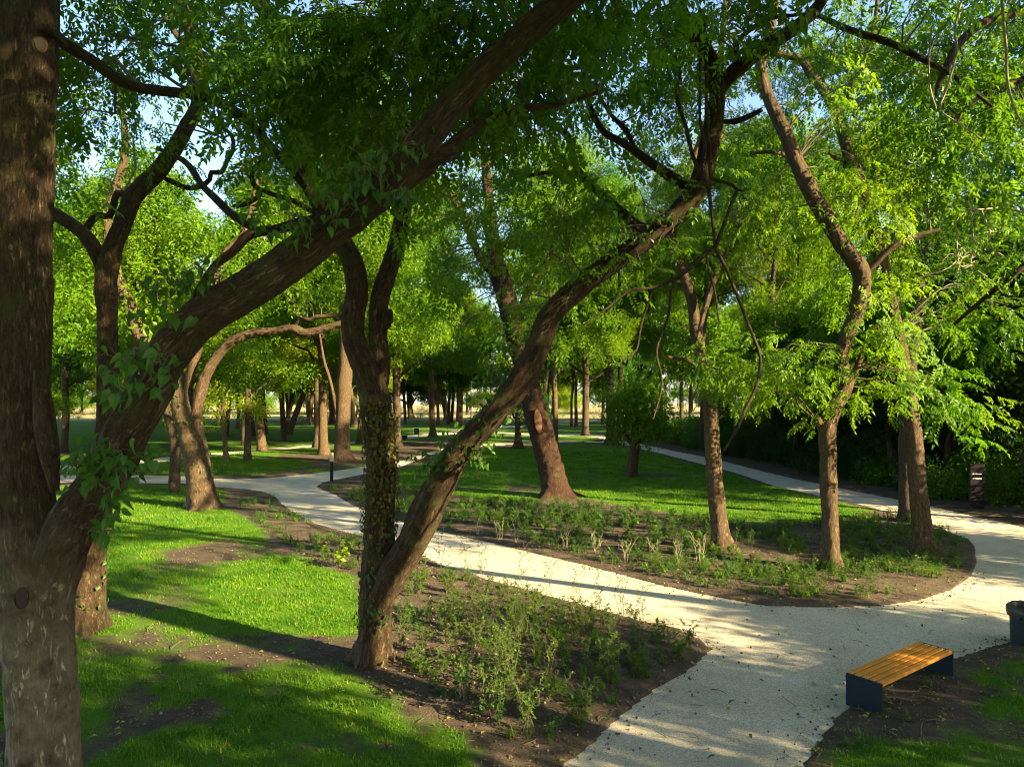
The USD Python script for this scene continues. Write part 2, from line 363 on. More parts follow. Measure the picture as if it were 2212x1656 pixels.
paths = [path_outer.buffer(0).difference(island.buffer(0)),
         ground_poly([(-500, 1010), (157, 1004), (314, 991), (387, 984), (456, 978), (554, 969), (680, 960), (723, 957), (792, 950), (865, 941), (942, 935), (963, 931.5), (1020, 926), (1078, 920), (1130, 917), (1209, 909), (1290, 905), (1290, 907.5), (1209, 912), (1130, 921), (1097, 923.5), (1000, 935), (942, 941), (865, 949), (766, 957), (680, 965), (605, 971), (554, 974), (456, 985), (387, 993), (314, 1000), (157, 1014), (-500, 1022)]).buffer(0),
         ground_poly([(1335, 953), (1290, 944), (1240, 941), (1180, 941), (1120, 938), (1060, 935), (1000, 934), (1000, 930), (1060, 931), (1120, 934), (1180, 936), (1240, 936), (1300, 938), (1350, 947.5)]).buffer(0)]
PATH = shapely.unary_union(paths)
lawn_polys = [ground_poly(p) for p in (
    [(-900, 1050), (402, 1052), (478, 1062), (485, 1078), (500, 1110), (548, 1135), (584, 1171), (630, 1200), (675, 1225), (767, 1257), (777, 1310), (775, 1380), (640, 1430), (430, 1420), (300, 1450), (-900, 1480)],
    [(860, 1014), (900, 1005), (963, 982), (1050, 970), (1154, 963), (1260, 959), (1366, 969), (1434, 987), (1580, 1026), (1763, 1076), (1900, 1107), (1850, 1122), (1700, 1137), (1540, 1131), (1434, 1110), (1330, 1095), (1250, 1082), (1180, 1087), (1000, 1082), (940, 1068), (860, 1050)],
    [(1830, 1790), (1800, 1640), (1880, 1595), (1990, 1600), (2080, 1560), (2120, 1500), (2060, 1470), (2211, 1430), (2900, 1500), (2900, 2200)],
    [(-300, 1470), (300, 1440), (640, 1425), (770, 1470), (860, 1530), (1000, 1590), (1080, 1660), (1050, 1900), (-300, 1900)],
    [(-900, 1022), (300, 1024), (470, 1029), (560, 1027), (690, 1006), (640, 994), (500, 998), (420, 1001), (300, 1010), (-900, 1018)])]
BIG = shapely.unary_union(lawn_polys)
far_brown = ground_poly([(540, 1030), (700, 1012), (860, 996), (930, 972), (1010, 960), (1010, 950), (860, 958), (760, 976), (640, 984), (560, 1000)]).buffer(0)


def near_field(x, y):
    return (np.abs(x) < 60) & (y > 2) & (y < 130)


def nz(x, y, s, seed=0, o=4):
    return meshkit.fbm(np.stack([x * s, y * s, np.full_like(x, seed * 1.7)], -1), o, seed)


def signed(poly, x, y, reach=2.5):
    """Metres inside (positive) the polygon, clipped to +-reach."""
    pt = shapely.points(x, y)
    ins = shapely.contains(poly, pt)
    d = shapely.distance(poly.boundary, pt)
    return np.where(ins, 1, -1) * np.minimum(d, reach)


for g in (PATH, BIG, far_brown):
    shapely.prepare(g)


def lawn_at(x, y):
    near = y < EYE * FOC / (1022 - HOR)
    d = signed(BIG, x, y, 1.0)
    v = np.clip(0.5 + d / 0.7, 0, 1)
    w = np.clip(0.5 - signed(far_brown, x, y, 2.0) / 2.5, 0, 1)
    far = 0.72 * w + 0.25 * (nz(x, y, 0.12, 5) - 0.5)
    isl = shapely.contains(island, shapely.points(x, y)) | near
    left_out = (x > np.maximum(0, 0.12 * y)) & (y < 75) & ~isl
    far = np.where(left_out, 0.12, far)
    v = np.where(isl, v, np.maximum(v, far))
    bare = nz(x, y, 0.55, 3)
    for (px, py, rx, ry) in ((430, 1210, 150, 45), (330, 1310, 150, 40), (560, 1400, 160, 40), (1140, 1062, 75, 14), (1270, 1030, 60, 6), (1410, 1028, 60, 8), (1000, 1058, 50, 7), (435, 1102, 60, 14), (300, 1400, 130, 40), (1200, 1085, 70, 12)):
        c = G(px, py)
        ax, ay = rx / FOC * c[1], abs(G(px, py - ry)[1] - c[1])
        v = v - 0.6 * np.clip(1.35 - np.hypot((x - c[0]) / ax, (y - c[1]) / ay), 0, 1)
    v = v - 0.75 * np.clip(bare - 0.56, 0, 1) * 3
    v = np.where(y < 10.5, v * np.clip(0.62 + 3.0 * (nz(x, y, 1.4, 8) - 0.46), 0.12, 0.95), v)
    return np.clip(v, 0, 1)


def ground_z(x, y):
    d = -signed(PATH, x, y, 2.5)
    z = np.where(d > 0, 0.004 + 0.075 * (1 - np.exp(-np.maximum(d, 0) / 0.45)), -0.035)
    z = z + np.where(d > 0.02, 0.035 * (nz(x, y, 1.3, 11, 3) - 0.5), 0)
    edge = (d > -0.25) & (d < 0.35)
    z = z + np.where(edge, 0.03 * (nz(x, y, 5.0, 12, 3) - 0.4), 0)
    return z


def axis(lo, hi, near_lo, near_hi, h, grow, hmax):
    a = list(np.arange(near_lo, near_hi, h))
    s = h
    while a[-1] < hi:
        s = min(s * grow, hmax); a.append(a[-1] + s)
    s = h
    while a[0] > lo:
        s = min(s * grow, hmax); a.insert(0, a[0] - s)
    return np.array(a)


gx = axis(-420, 420, -9.0, 13.0, 0.065, 1.09, 30)
gy = axis(-60, 620, 5.0, 24.0, 0.065, 1.035, 30)
X, Y = np.meshgrid(gx, gy)
shp = X.shape
x, y = X.ravel(), Y.ravel()
Z, LAWN, DRY = np.zeros_like(x), np.full_like(x, 0.75), np.zeros_like(x)
m = near_field(x, y)
Z[m] = ground_z(x[m], y[m])
LAWN[m] = lawn_at(x[m], y[m])
DRY = np.clip((y - 118 + 30 * (nz(x, y, 0.03, 2) - 0.5)) / 20, 0, 1) * 0.9
i, j = np.meshgrid(np.arange(shp[0] - 1), np.arange(shp[1] - 1), indexing='ij')
q = np.stack([i * shp[1] + j, i * shp[1] + j + 1, (i + 1) * shp[1] + j + 1, (i + 1) * shp[1] + j], -1).reshape(-1, 4)
ground = usdkit.mesh(stage, '/World/ground', (np.stack([x, y, Z], 1), q), GROUND_M, smooth=True)
for nm, val in (('lawn', LAWN), ('dry', DRY)):
    UsdGeom.PrimvarsAPI(ground).CreatePrimvar(nm, Sdf.ValueTypeNames.FloatArray, 'vertex').Set(Vt.FloatArray.FromNumpy(val.astype(np.float32)))
tag(ground, 'dark soil and lawn of the shaded park', None, None, 'structure')
GZ = cKDTree(np.stack([x[m], y[m]], 1)); GZV = Z[m]; GLV = LAWN[m]


def gz(xy):
    return GZV[GZ.query(np.atleast_2d(xy))[1]]


for name, pol in (('gravel_path', paths[0]), ('far_gravel_path', paths[1]), ('far_side_path', paths[2])):
    pol = pol.buffer(0.10)
    k = {'gravel_path': 0.0, 'far_gravel_path': -0.004, 'far_side_path': 0.004}[name]
    vs, fs, n0 = [], [], 0
    for g in getattr(pol, 'geoms', [pol]):
        tv, tf = trimesh.creation.triangulate_polygon(g.segmentize(1.0), engine='earcut')
        vs.append(np.column_stack([tv, np.full(len(tv), k)])); fs.append(np.asarray(tf) + n0); n0 += len(tv)
    tag(obj(name, (np.vstack(vs), np.vstack(fs)), GRAVEL_M), 'pale crushed gravel footpath', None, None, 'structure')

# ------------------------------------------------------------------ leaf shapes
def leaf_blade(L, w, fold=0.25, curl=0.15, shape='lance'):
    """A pointed leaf along +x with a folded midrib: (v, f)."""
    if shape == 'lance':
        v = np.array([[0, 0, 0], [0.38 * L, w / 2, fold * w / 2], [L, 0, -curl * L], [0.38 * L, -w / 2, fold * w / 2], [0.42 * L, 0, 0]])
        return v, np.array([[0, 4, 1], [4, 2, 1], [0, 3, 4], [4, 3, 2]])
    if shape == 'quad':
        v = np.array([[0, 0, 0], [0.45 * L, w / 2, fold * w / 2], [L, 0, -curl * L], [0.45 * L, -w / 2, fold * w / 2]])
        return v, np.array([[0, 2, 1], [0, 3, 2]])
    prof = [(0, 0.03), (0.08, 0.34), (0.25, 0.5), (0.45, 0.44), (0.7, 0.24), (0.88, 0.08), (1.0, 0.0)]
    v, f = [], []
    for t, h in prof:
        z = -curl * L * t * t
        v += [[t * L - 0.10 * L * (t == 0.08), h * w, fold * h * w + z], [t * L, 0, z], [t * L - 0.10 * L * (t == 0.08), -h * w, fold * h * w + z]]
    for i in range(len(prof) - 1):
        a, b = 3 * i, 3 * i + 3
        f += [[a, a + 1, b + 1], [a, b + 1, b], [a + 1, a + 2, b + 2], [a + 1, b + 2, b + 1]]
    return np.array(v), np.array(f)


def rot(yaw, pitch, roll):
    cy, sy, cp, sp, cr, sr = math.cos(yaw), math.sin(yaw), math.cos(pitch), math.sin(pitch), math.cos(roll), math.sin(roll)
    return np.array([[cy, -sy, 0], [sy, cy, 0], [0, 0, 1]]) @ np.array([[cp, 0, sp], [0, 1, 0], [-sp, 0, cp]]) @ np.array([[1, 0, 0], [0, cr, -sr], [0, sr, cr]])


def put(m, R, t, s=1.0):
    return (m[0] * s) @ R.T + t, m[1]


def pinnate_spray(seed, length=0.6, nleaf=7, pairs=5, L=0.075, w=0.030):
    """A twig along +x with alternate compound leaves that droop."""
    r = np.random.default_rng(seed)
    out = []
    base = leaf_blade(1, w / L, 0.3, 0.18)
    for i in range(nleaf):
        t = 0.12 + 0.88 * i / (nleaf - 1)
        p = np.array([t * length, 0.03 * math.sin(4 * t), -0.18 * length * t * t])
        side = 1 if i % 2 else -1
        yaw = side * r.uniform(0.5, 1.15) if i < nleaf - 1 else r.uniform(-0.2, 0.2)
        pit = r.uniform(0.05, 0.6)
        R = rot(yaw, pit, r.uniform(-0.5, 0.5))
        RL = L * pairs * 0.62 * r.uniform(0.8, 1.15)
        for k in range(pairs + 1):
            tt = 0.25 + 0.75 * k / pairs
            c = np.array([tt * RL, 0, -0.22 * RL * tt * tt])
            for sd in ((1, -1) if k < pairs else (0,)):
                R2 = R @ rot(sd * r.uniform(0.8, 1.2), r.uniform(0.0, 0.5), r.uniform(-0.4, 0.4))
                out.append(put(base, R2, p + R @ c, L * r.uniform(0.8, 1.15)))
    return join(out)


def leaf_clump(seed, n=90, rad=0.6, L=0.12, w=0.06, flat=0.55, shape='quad'):
    r = np.random.default_rng(seed)
    base = leaf_blade(1, w / L, 0.3, 0.2, shape)
    out = []
    for i in range(n):
        d = r.normal(size=3); d /= np.linalg.norm(d)
        p = d * rad * r.uniform(0.25, 1) ** 0.6 * np.array([1, 1, flat])
        p[2] -= 0.25 * (p[0] ** 2 + p[1] ** 2) / rad
        R = rot(math.atan2(p[1], p[0]) + r.normal(0, 0.9), r.normal(0.35, 0.45), r.normal(0, 0.5))
        out.append(put(base, R, p, L * r.uniform(0.75, 1.2)))
    return join(out)


SPRAYS = [pinnate_spray(s) for s in (1, 2, 3)] + [pinnate_spray(4, 0.45, 5, 4, 0.085, 0.038), pinnate_spray(5, 0.7, 8, 6, 0.062, 0.024), pinnate_spray(6, 0.5, 6, 3, 0.1, 0.05)]
CLUMPS = [leaf_clump(s, n_, 0.66, L_, L_ * .48) for s, n_, L_ in ((11, 62, .17), (12, 95, .125), (13, 42, .215))]
FAR_CLUMPS = [leaf_clump(s, n_, 1.1, L_, L_ * .52) for s, n_, L_ in ((21, 72, .31), (22, 110, .23), (23, 50, .4))]
BROAD = [leaf_clump(s, 70, 0.5, 0.11, 0.075, 0.7) for s in (31, 32)]

# ------------------------------------------------------------------ trees
def curve_between(a, b, r0, r1, rng, n=5, sag=0.12):
    t = np.linspace(0, 1, n)[:, None]
    L = np.linalg.norm(b - a)
    p = a + (b - a) * t + np.sin(t * np.pi) * np.array([0, 0, sag * L]) + np.sin(t * np.pi) * rng.normal(0, 0.07 * L, (n, 3))
    return np.column_stack([p, r0 + (r1 - r0) * t[:, 0]])


def thin(pts, sides=4):
    """Few-sided twig through pts rows x, y, z, radius without resampling."""
    c, r = pts[:, :3], pts[:, 3]
    t, a, b = frames(c)
    ang = np.arange(sides) * 2 * np.pi / sides
    v = c[:, None] + r[:, None, None] * (np.cos(ang)[None, :, None] * a[:, None] + np.sin(ang)[None, :, None] * b[:, None])
    i, j = np.meshgrid(np.arange(len(c) - 1), np.arange(sides), indexing='ij')
    k = (j + 1) % sides
    qd = np.stack([i * sides + j, i * sides + k, (i + 1) * sides + k, (i + 1) * sides + j], -1).reshape(-1, 4)
    return v.reshape(-1, 3), np.vstack([qd[:, [0, 1, 2]], qd[:, [0, 2, 3]]])


def crown(t, o, blobs, skel, protos, rng, per=5, spread=0.4, scale=1.0, twig_r=0.008, droop=0.25, twigs=True, bmat=None):
    """Foliage of tree t: blobs rows (centre, radii, number of clumps). Thin branches run from the nearest limb to every clump."""
    tree = cKDTree(skel[:, :3])
    pos, yaw, pit, sc, br = [], [], [], [], []
    for c, rad, n in blobs:
        for _ in range(int(n)):
            d = rng.normal(size=3); d /= np.linalg.norm(d)
            p = np.asarray(c) + d * np.asarray(rad) * rng.uniform(0.15, 1) ** 0.5
            k = tree.query(p)[1]
            a = skel[k, :3]
            out = p - a
            L = np.linalg.norm(out) + 1e-6
            yw = math.atan2(out[1], out[0])
            if twigs and 0.25 < L:
                cb = curve_between(a, p, min(skel[k, 3] * 0.5, twig_r * (1 + L * 0.7)), twig_r * 0.45, rng)
                br.append(thin(cb))
            pos.append(p + rng.normal(0, 1, (per, 3)) * np.array([spread, spread, spread * 0.55]))
            yaw.append(yw + rng.normal(0, 0.9, per))
            pit.append(rng.normal(droop, 0.35, per))
            sc.append(scale * rng.uniform(0.7, 1.25, per))
    pos, yaw, pit, sc = np.vstack(pos), np.concatenate(yaw), np.concatenate(pit), np.concatenate(sc)
    scatter('crown', t, protos, pos - o, quats(yaw, pit, rng.normal(0, 0.35, len(pos))), sc, rng.integers(0, len(protos), len(pos)))
    if br:
        v, f = join(br)
        obj('branchwork', (v - o, f), bmat or TWIG, t, smooth=True, kind='stuff')


def traced(pts, y0=None, y1=None):
    """Rows (px, py, half width in px[, depth]) -> x, y, z, radius."""
    p = np.array([[*q, *([np.nan] * (4 - len(q)))] for q in pts], float)
    if y0 is not None:
        p[:, 3] = np.linspace(y0, y1 if y1 is not None else y0, len(p))
    else:
        ok = ~np.isnan(p[:, 3]); p[:, 3] = np.interp(np.arange(len(p)), np.nonzero(ok)[0], p[ok, 3])
    return np.array([[*P(a, b, y), r / FOC * y] for a, b, r, y in p])


def hero(name, label, base, trunk, limbs, material, blobs, protos, seed, trunk_material=None, per=5, spread=0.35, scale=1.0, sides=40, rough=0.02, flare=0.6, lump=0.14, group=None, droop=0.25, twig_r=0.009):
    rng = np.random.default_rng(seed)
    o = np.array([base[0], base[1], 0.0])
    t = thing(name, label, 'tree', o, group=group)
    skel = []
    for i, (nm, pts) in enumerate([('trunk', trunk)] + [('limb', l) for l in limbs]):
        r = pts[:, 3].max()
        if i:
            pts = pts.copy(); pts[0, 3] *= 0.55
        sd = sides if i == 0 else int(np.clip(sides * r / trunk[:, 3].max() * 1.3, 9, sides))
        (v, f), bk, qq = tube(pts, sd, max(0.02, 0.05 if sd > 24 else 0.08), rough * min(1, r / 0.15), seed + i, lump=lump, flare=flare if i == 0 else 0)
        obj(nm, (v - o, f), trunk_material if trunk_material and i < 2 else material, t, smooth=True, bark=bk)
        skel.append(qq)
    skel = np.vstack(skel)
    if blobs:
        bl = [(P(px, py, y), (rx / FOC * y, d, ry / FOC * y), n) for px, py, y, rx, ry, d, n in blobs]
        crown(t, o, bl, skel[::3], protos, rng, per, spread, scale, droop=droop, twig_r=twig_r)
    return t, skel


def L3(m):
    return [(s, m) for s in SPRAYS]


# --- the big leaning tree at the left edge
T1_trunk = traced([(108, 1960, 84, 5.3), (104, 1800, 76), (98, 1656, 68), (90, 1500, 66), (80, 1350, 69), (70, 1230, 66), (54, 1080, 56), (47, 1000, 53), (46, 850, 50), (48, 700, 54), (48, 500, 55), (52, 350, 54), (58, 200, 54), (60, 60, 56), (58, -100, 52), (40, -300, 44, 5.6), (0, -700, 34, 6.0)])
T1_limb = traced([(84, 1440, 22, 5.42), (92, 1350, 38, 5.40), (112, 1255, 49, 5.37), (138, 1172, 50, 5.35), (166, 1112, 48), (205, 1060, 45), (245, 1000, 44), (275, 930, 43), (310, 870, 44), (365, 765, 42), (430, 690, 40), (540, 622, 40), (640, 555, 40), (720, 490, 37), (795, 438, 37), (862, 372, 38), (925, 290, 31), (985, 215, 29), (1050, 148, 28), (1130, 75, 27), (1215, 5, 26), (1330, -95, 24), (1500, -260, 20), (1600, -420, 10, 5.1)])
T1_stub = traced([(118, 1060, 16, 5.25), (104, 960, 20), (92, 870, 18), (84, 800, 10, 5.3)])
T1_bough = traced([(100, 60, 13, 5.4), (124, 84, 13), (204, 135, 12), (277, 183, 11), (383, 200, 10), (438, 206, 11), (511, 243, 10), (555, 283, 9), (620, 358, 8), (657, 402, 6, 7.6)])
T1_bough2 = traced([(438, 206, 8, 6.6), (470, 196, 8), (511, 179, 7), (548, 160, 7), (617, 150, 5), (690, 130, 3, 7.2)])
T1_side = traced([(870, 400, 26, 5.2), (917, 365, 17), (957, 328, 12), (1020, 277, 10), (1056, 254, 9), (1111, 238, 8), (1202, 226, 5), (1290, 200, 3, 6.0)])
T1_stub2 = traced([(905, 366, 16, 5.2), (940, 346, 13), (975, 338, 9), (990, 334, 6, 5.1)])
T1_up = traced([(1017, 275, 7, 5.5), (1018, 230, 7), (1014, 180, 6), (1020, 60, 5), (1040, -60, 4, 5.8)])
T1, T1s = hero('leaning_tree', 'huge old tree at the left edge with a mossy limb arching across the picture', (T1_trunk[0, 0], 5.3), T1_trunk, [T1_limb, T1_stub, T1_bough, T1_bough2, T1_side, T1_stub2, T1_up], BARK_OLD,
    [(190, 60, 6.9, 140, 100, 1.0, 7), (60, 90, 6.9, 80, 120, .8, 4), (330, 30, 7.2, 130, 70, 1.2, 6), (260, 270, 7.2, 130, 60, 1.2, 3),
     (700, 150, 6.2, 150, 120, 1.0, 13), (850, 60, 5.8, 150, 90, 1.0, 12), (1000, -20, 5.6, 150, 70, 0.8, 12), (780, 300, 6.2, 90, 70, .8, 8), (1180, 40, 6.0, 130, 90, 1.0, 10), (1330, 20, 6.0, 120, 70, 1.0, 7), (1130, 190, 6.2, 120, 50, .8, 6), (560, 60, 6.6, 120, 90, 1.0, 10)],
    L3(LEAF_NEAR), 101, BARK_SMOOTH, sides=72, rough=0.022, lump=0.09, flare=0)

# --- tree behind it with the sinuous forked limbs
T1b_trunk = traced([(193, 1372, 36, 10.8), (193, 1300, 31), (196, 1200, 30), (208, 1100, 29), (226, 1000, 27), (235, 920, 25), (234, 800, 21), (232, 690, 20), (228, 610, 21), (240, 545, 19), (262, 490, 18), (292, 420, 17), (350, 360, 16), (401, 277, 15), (428, 219, 14), (427, 128, 13), (404, 47, 11), (388, -20, 10), (380, -150, 7), (400, -330, 4, 10.6)])
T1b_limbs = [traced([(228, 610, 15, 10.8), (215, 560, 14), (190, 515, 14), (155, 485, 14), (104, 453, 12), (40, 420, 10), (-40, 360, 7, 10.6)]),
             traced([(160, 495, 8, 10.8), (184, 495, 8), (198, 475, 7.5), (215, 464, 7), (236, 466, 7), (246, 440, 7), (254, 417, 7), (280, 421, 6), (305, 408, 5), (330, 380, 5, 10.8)]),
             traced([(351, 383, 6, 10.8), (369, 391, 6), (402, 405, 5.5), (434, 402, 5.5), (453, 387, 5), (456, 372, 5), (478, 372, 5), (489, 350, 4.5), (504, 321, 4.5), (500, 292, 4), (480, 275, 3, 10.5)]),
             traced([(427, 128, 7, 10.7), (400, 100, 6), (370, 60, 5), (340, 10, 4, 10.2)])]
T1b, T1bs = hero('forked_tree', 'twisted forked tree just right of the huge left trunk, base sunlit and dotted with ivy', (T1b_trunk[0, 0], 10.8), T1b_trunk, T1b_limbs, BARK,
    [(400, 40, 11.8, 120, 90, 1.2, 10), (300, 180, 12, 90, 70, 1.2, 5), (500, 120, 11.8, 90, 90, 1.2, 7), (190, 250, 12, 90, 60, 1.2, 4), (120, 360, 12, 70, 40, 1.2, 3), (560, 330, 12, 50, 40, 1, 2)],
    L3(LEAF_NEAR), 102, sides=44, rough=0.018)

# --- stout tree with the arching side limb
T2_trunk = traced([(438, 1102, 31, 23.0), (434, 1060, 28), (426, 1000, 26), (414, 940, 26), (400, 880, 28), (385, 835, 25), (345, 775, 19), (308, 737, 14), (280, 662, 13), (256, 605, 12), (236, 530, 11), (240, 440, 9), (270, 330, 7), (260, 200, 4, 23.5)])
T2_limbs = [traced([(418, 910, 18, 23.0), (432, 850, 12), (446, 805, 11), (475, 760, 10), (505, 734, 9), (548, 719, 9), (591, 715, 8), (630, 709, 9), (657, 719, 9), (690, 712, 7), (741, 697, 6), (790, 680, 4, 22.0)]),
            traced([(636, 708, 5, 23.0), (640, 698, 5), (652, 686, 5), (668, 690, 4.5), (683, 684, 4.5), (712, 682, 4), (748, 676, 3, 22.5)]),
            traced([(400, 850, 14, 23.0), (440, 700, 10), (480, 560, 8), (530, 500, 7), (560, 380, 5, 23.5)])]
T2, T2s = hero('arching_tree', 'stout ridged tree on the left lawn whose thin side limb arches to the right', (T2_trunk[0, 0], 23.0), T2_trunk, T2_limbs, BARK_GREY,
    [(560, 560, 23.5, 90, 60, 2.2, 10), (430, 600, 24, 60, 60, 2, 6), (640, 640, 22.5, 60, 30, 1.2, 4), (240, 420, 23.5, 80, 60, 2, 6)],
    [(s, LEAF_MID) for s in CLUMPS], 103, per=3, spread=0.5, scale=0.85, sides=40, rough=0.035)

# --- forked ivy tree in the centre with the long right limb
T3_trunk = traced([(803, 1450, 40, 9.44), (806, 1400, 36), (812, 1300, 34), (818, 1220, 36), (818, 1130, 31), (822, 1050, 31), (820, 960, 30), (812, 880, 33), (798, 820, 27), (780, 775, 25), (764, 735, 24), (762, 690, 24), (771, 628, 23), (764, 573, 22), (738, 522, 20), (710, 470, 18), (675, 412, 17), (645, 330, 17), (635, 250, 17), (633, 180, 17), (600, 60, 15), (550, -10, 13), (500, -150, 10), (470, -330, 5, 9.2)])
T3_limbs = [traced([(812, 890, 22, 9.44), (822, 800, 20), (816, 719, 19), (820, 646, 20), (838, 585, 18), (856, 530, 17), (874, 440, 15), (888, 350, 13), (900, 220, 11), (880, 80, 9), (900, -80, 6, 9.6)]),
            traced([(826, 715, 12, 9.42), (836, 690, 12), (838, 668, 9, 9.35)]),
            traced([(806, 1370, 20, 9.44), (818, 1300, 29), (848, 1237, 31), (885, 1180, 32), (918, 1110, 33), (950, 1045, 31), (990, 975, 29), (1055, 905, 27), (1110, 842, 26), (1152, 770, 26), (1188, 685, 25), (1248, 622, 23), (1330, 562, 22), (1400, 512, 22), (1465, 462, 23), (1508, 400, 22), (1528, 330, 20), (1543, 255, 19), (1548, 195, 16), (1532, 135, 17), (1500, 75, 16), (1465, 15, 15), (1450, -80, 12), (1470, -260, 7, 7.6)]),
            traced([(1546, 215, 16, 8.2), (1568, 172, 16), (1600, 142, 16), (1642, 108, 15), (1715, 62, 13), (1765, 15, 12), (1795, -50, 10), (1830, -220, 6, 7.6)]),
            traced([(1440, 500, 12, 8.6), (1385, 493, 12), (1348, 464, 10), (1275, 398, 9), (1246, 365, 8), (1231, 310, 7), (1217, 285, 7), (1166, 256, 5), (1129, 204, 4, 9.6)]),
            traced([(1498, 408, 12, 8.4), (1468, 394, 12), (1414, 358, 10), (1348, 310, 8), (1304, 285, 7), (1275, 234, 6), (1261, 190, 5), (1264, 128, 4), (1278, 80, 3, 8.8)]),
            traced([(1374, 325, 6, 8.55), (1348, 277, 6), (1319, 248, 4), (1290, 200, 3, 9.0)]),
            traced([(1253, 383, 5, 8.9), (1220, 374, 5), (1184, 372, 4), (1129, 383, 4), (1090, 400, 2.5, 9.4)]),
            traced([(1560, 262, 7, 8.2), (1590, 262, 6), (1620, 250, 5), (1645, 237, 4, 7.9)]),
            traced([(620, 200, 8, 9.4), (580, 250, 7), (562, 303, 6), (573, 340, 6), (544, 369, 5.5), (548, 398, 5.5), (562, 420, 5), (526, 442, 5), (504, 445, 3, 9.9)]),
            traced([(551, 404, 5, 9.8), (590, 420, 5), (632, 433, 5), (680, 460, 6, 9.5)]),
            traced([(708, 470, 13, 9.44), (660, 478, 11), (600, 494, 10), (540, 506, 10), (500, 545, 9), (464, 575, 8), (420, 640, 6), (400, 700, 4, 10.2)]),
            traced([(560, 500, 7, 9.7), (525, 480, 8), (493, 456, 8), (462, 425, 8), (438, 402, 7), (400, 350, 6), (340, 320, 4, 10.6)]),
            traced([(640, 300, 7, 9.4), (690, 330, 6), (700, 290, 5), (730, 250, 4), (720, 190, 3, 9.6)]),
            traced([(690, 380, 5, 9.5), (672, 340, 5), (690, 300, 4), (676, 260, 4), (690, 220, 2.5, 9.7)]),
            traced([(1760, 30, 7, 7.9), (1836, 66, 7), (1927, 95, 7), (1982, 124, 6), (2047, 157, 5), (2091, 190, 4), (2142, 230, 3, 7.2)]),
            traced([(1600, 140, 6, 8.1), (1590, 110, 6), (1600, 80, 5), (1660, 40, 5), (1700, 35, 4), (1740, 30, 3, 7.8)])]
T3, T3s = hero('ivy_tree', 'forked tree in the middle, ivy on its stem, long right limb rising across the view', (T3_trunk[0, 0], 9.44), T3_trunk, T3_limbs, BARK,
    [(620, 60, 9.3, 110, 90, 1.3, 9), (700, 260, 9.4, 90, 70, 1.3, 6), (900, 160, 9.6, 120, 90, 1.3, 10), (960, 420, 9.6, 80, 50, 1.2, 5), (1080, 110, 9.3, 130, 80, 1.4, 9), (1110, 380, 9.4, 90, 40, 1.2, 6), (1180, 500, 9.2, 110, 45, 1.2, 7), (1280, 130, 8.8, 110, 80, 1.3, 8), (1400, 200, 8.5, 80, 90, 1.2, 6), (1420, 40, 8.2, 110, 70, 1.2, 8), (1600, 20, 8.0, 120, 60, 1.2, 8), (1340, 430, 8.7, 70, 40, 1, 4), (1380, 560, 8.6, 60, 30, .8, 3), (1150, 640, 9.2, 60, 30, .8, 3), (1900, 60, 7.6, 150, 50, 1, 6)],
    L3(LEAF_NEAR), 104, sides=52, rough=0.02)

# --- the dark red-brown leaning trunk on the central lawn
T4_trunk = traced([(1202, 1080, 34, 25.6), (1196, 1040, 28), (1184, 990, 26), (1168, 930, 25), (1155, 885, 25), (1142, 830, 22), (1125, 770, 20), (1108, 700, 20), (1090, 630, 21), (1072, 570, 18), (1060, 480, 13), (1050, 380, 9), (1040, 250, 5, 26)])
T4_limbs = [traced([(1140, 800, 12, 25.6), (1140, 720, 9), (1130, 664, 8), (1150, 610, 8), (1184, 560, 6), (1210, 470, 4, 26)]),
            traced([(1085, 610, 10, 25.6), (1040, 560, 8), (1000, 470, 6), (960, 400, 4, 25)])]
T4, T4s = hero('scarred_tree', 'dark red-brown leaning trunk with a large orange cut scar on the central lawn', (T4_trunk[0, 0], 25.6), T4_trunk, T4_limbs, BARK_RED,
    [(1050, 540, 26, 130, 70, 3, 15), (960, 660, 26, 90, 60, 2.5, 9), (1190, 560, 26, 90, 80, 2.5, 11), (1130, 740, 25.4, 60, 35, 1.2, 5), (1060, 400, 26.5, 130, 90, 3, 18), (880, 560, 27, 80, 80, 2.5, 10), (1180, 330, 27, 110, 80, 2.5, 12), (980, 250, 27, 120, 80, 2.5, 10), (1120, 150, 27, 130, 80, 2.5, 12)],
    [(s, LEAF_MID) for s in CLUMPS], 105, per=3, spread=0.55, scale=0.8, sides=40, rough=0.05)

# --- slender trees on the right island
T5_trunk = traced([(1558, 1192, 22, 16.6), (1553, 1130, 18), (1545, 1060, 17), (1540, 990, 16), (1533, 885, 15), (1515, 795, 13), (1503, 720, 12), (1494, 650, 11), (1472, 582, 10), (1450, 520, 10), (1462, 440, 9), (1500, 340, 8), (1540, 220, 7), (1560, 90, 5), (1570, -60, 3, 17.5)])
T5, T5s = hero('slender_tree', 'slim pale trunk in the plant bed with a sunlit leafy tuft halfway up', (T5_trunk[0, 0], 16.6), T5_trunk,
    [traced([(1505, 735, 7, 16.6), (1530, 640, 6), (1560, 560, 4), (1600, 480, 3, 17)]), traced([(1520, 810, 5, 16.6), (1490, 780, 4), (1440, 770, 3, 16)])], BARK_GREY,
    [(1500, 770, 16.3, 50, 50, .8, 5), (1580, 800, 16.3, 50, 30, .8, 4), (1450, 420, 17, 110, 80, 2, 9), (1600, 470, 17.3, 90, 70, 1.8, 7), (1620, 300, 18, 100, 90, 2, 11), (1540, 140, 18, 110, 80, 2, 11), (1680, 150, 18.5, 90, 80, 2, 10), (1800, 90, 18.5, 90, 70, 2, 9), (1450, 250, 18, 80, 70, 2, 7), (1450, 800, 16.4, 40, 15, .5, 2)],
    L3(LEAF_NEAR), 106, per=6, spread=0.4, scale=1.25, sides=32, rough=0.02)
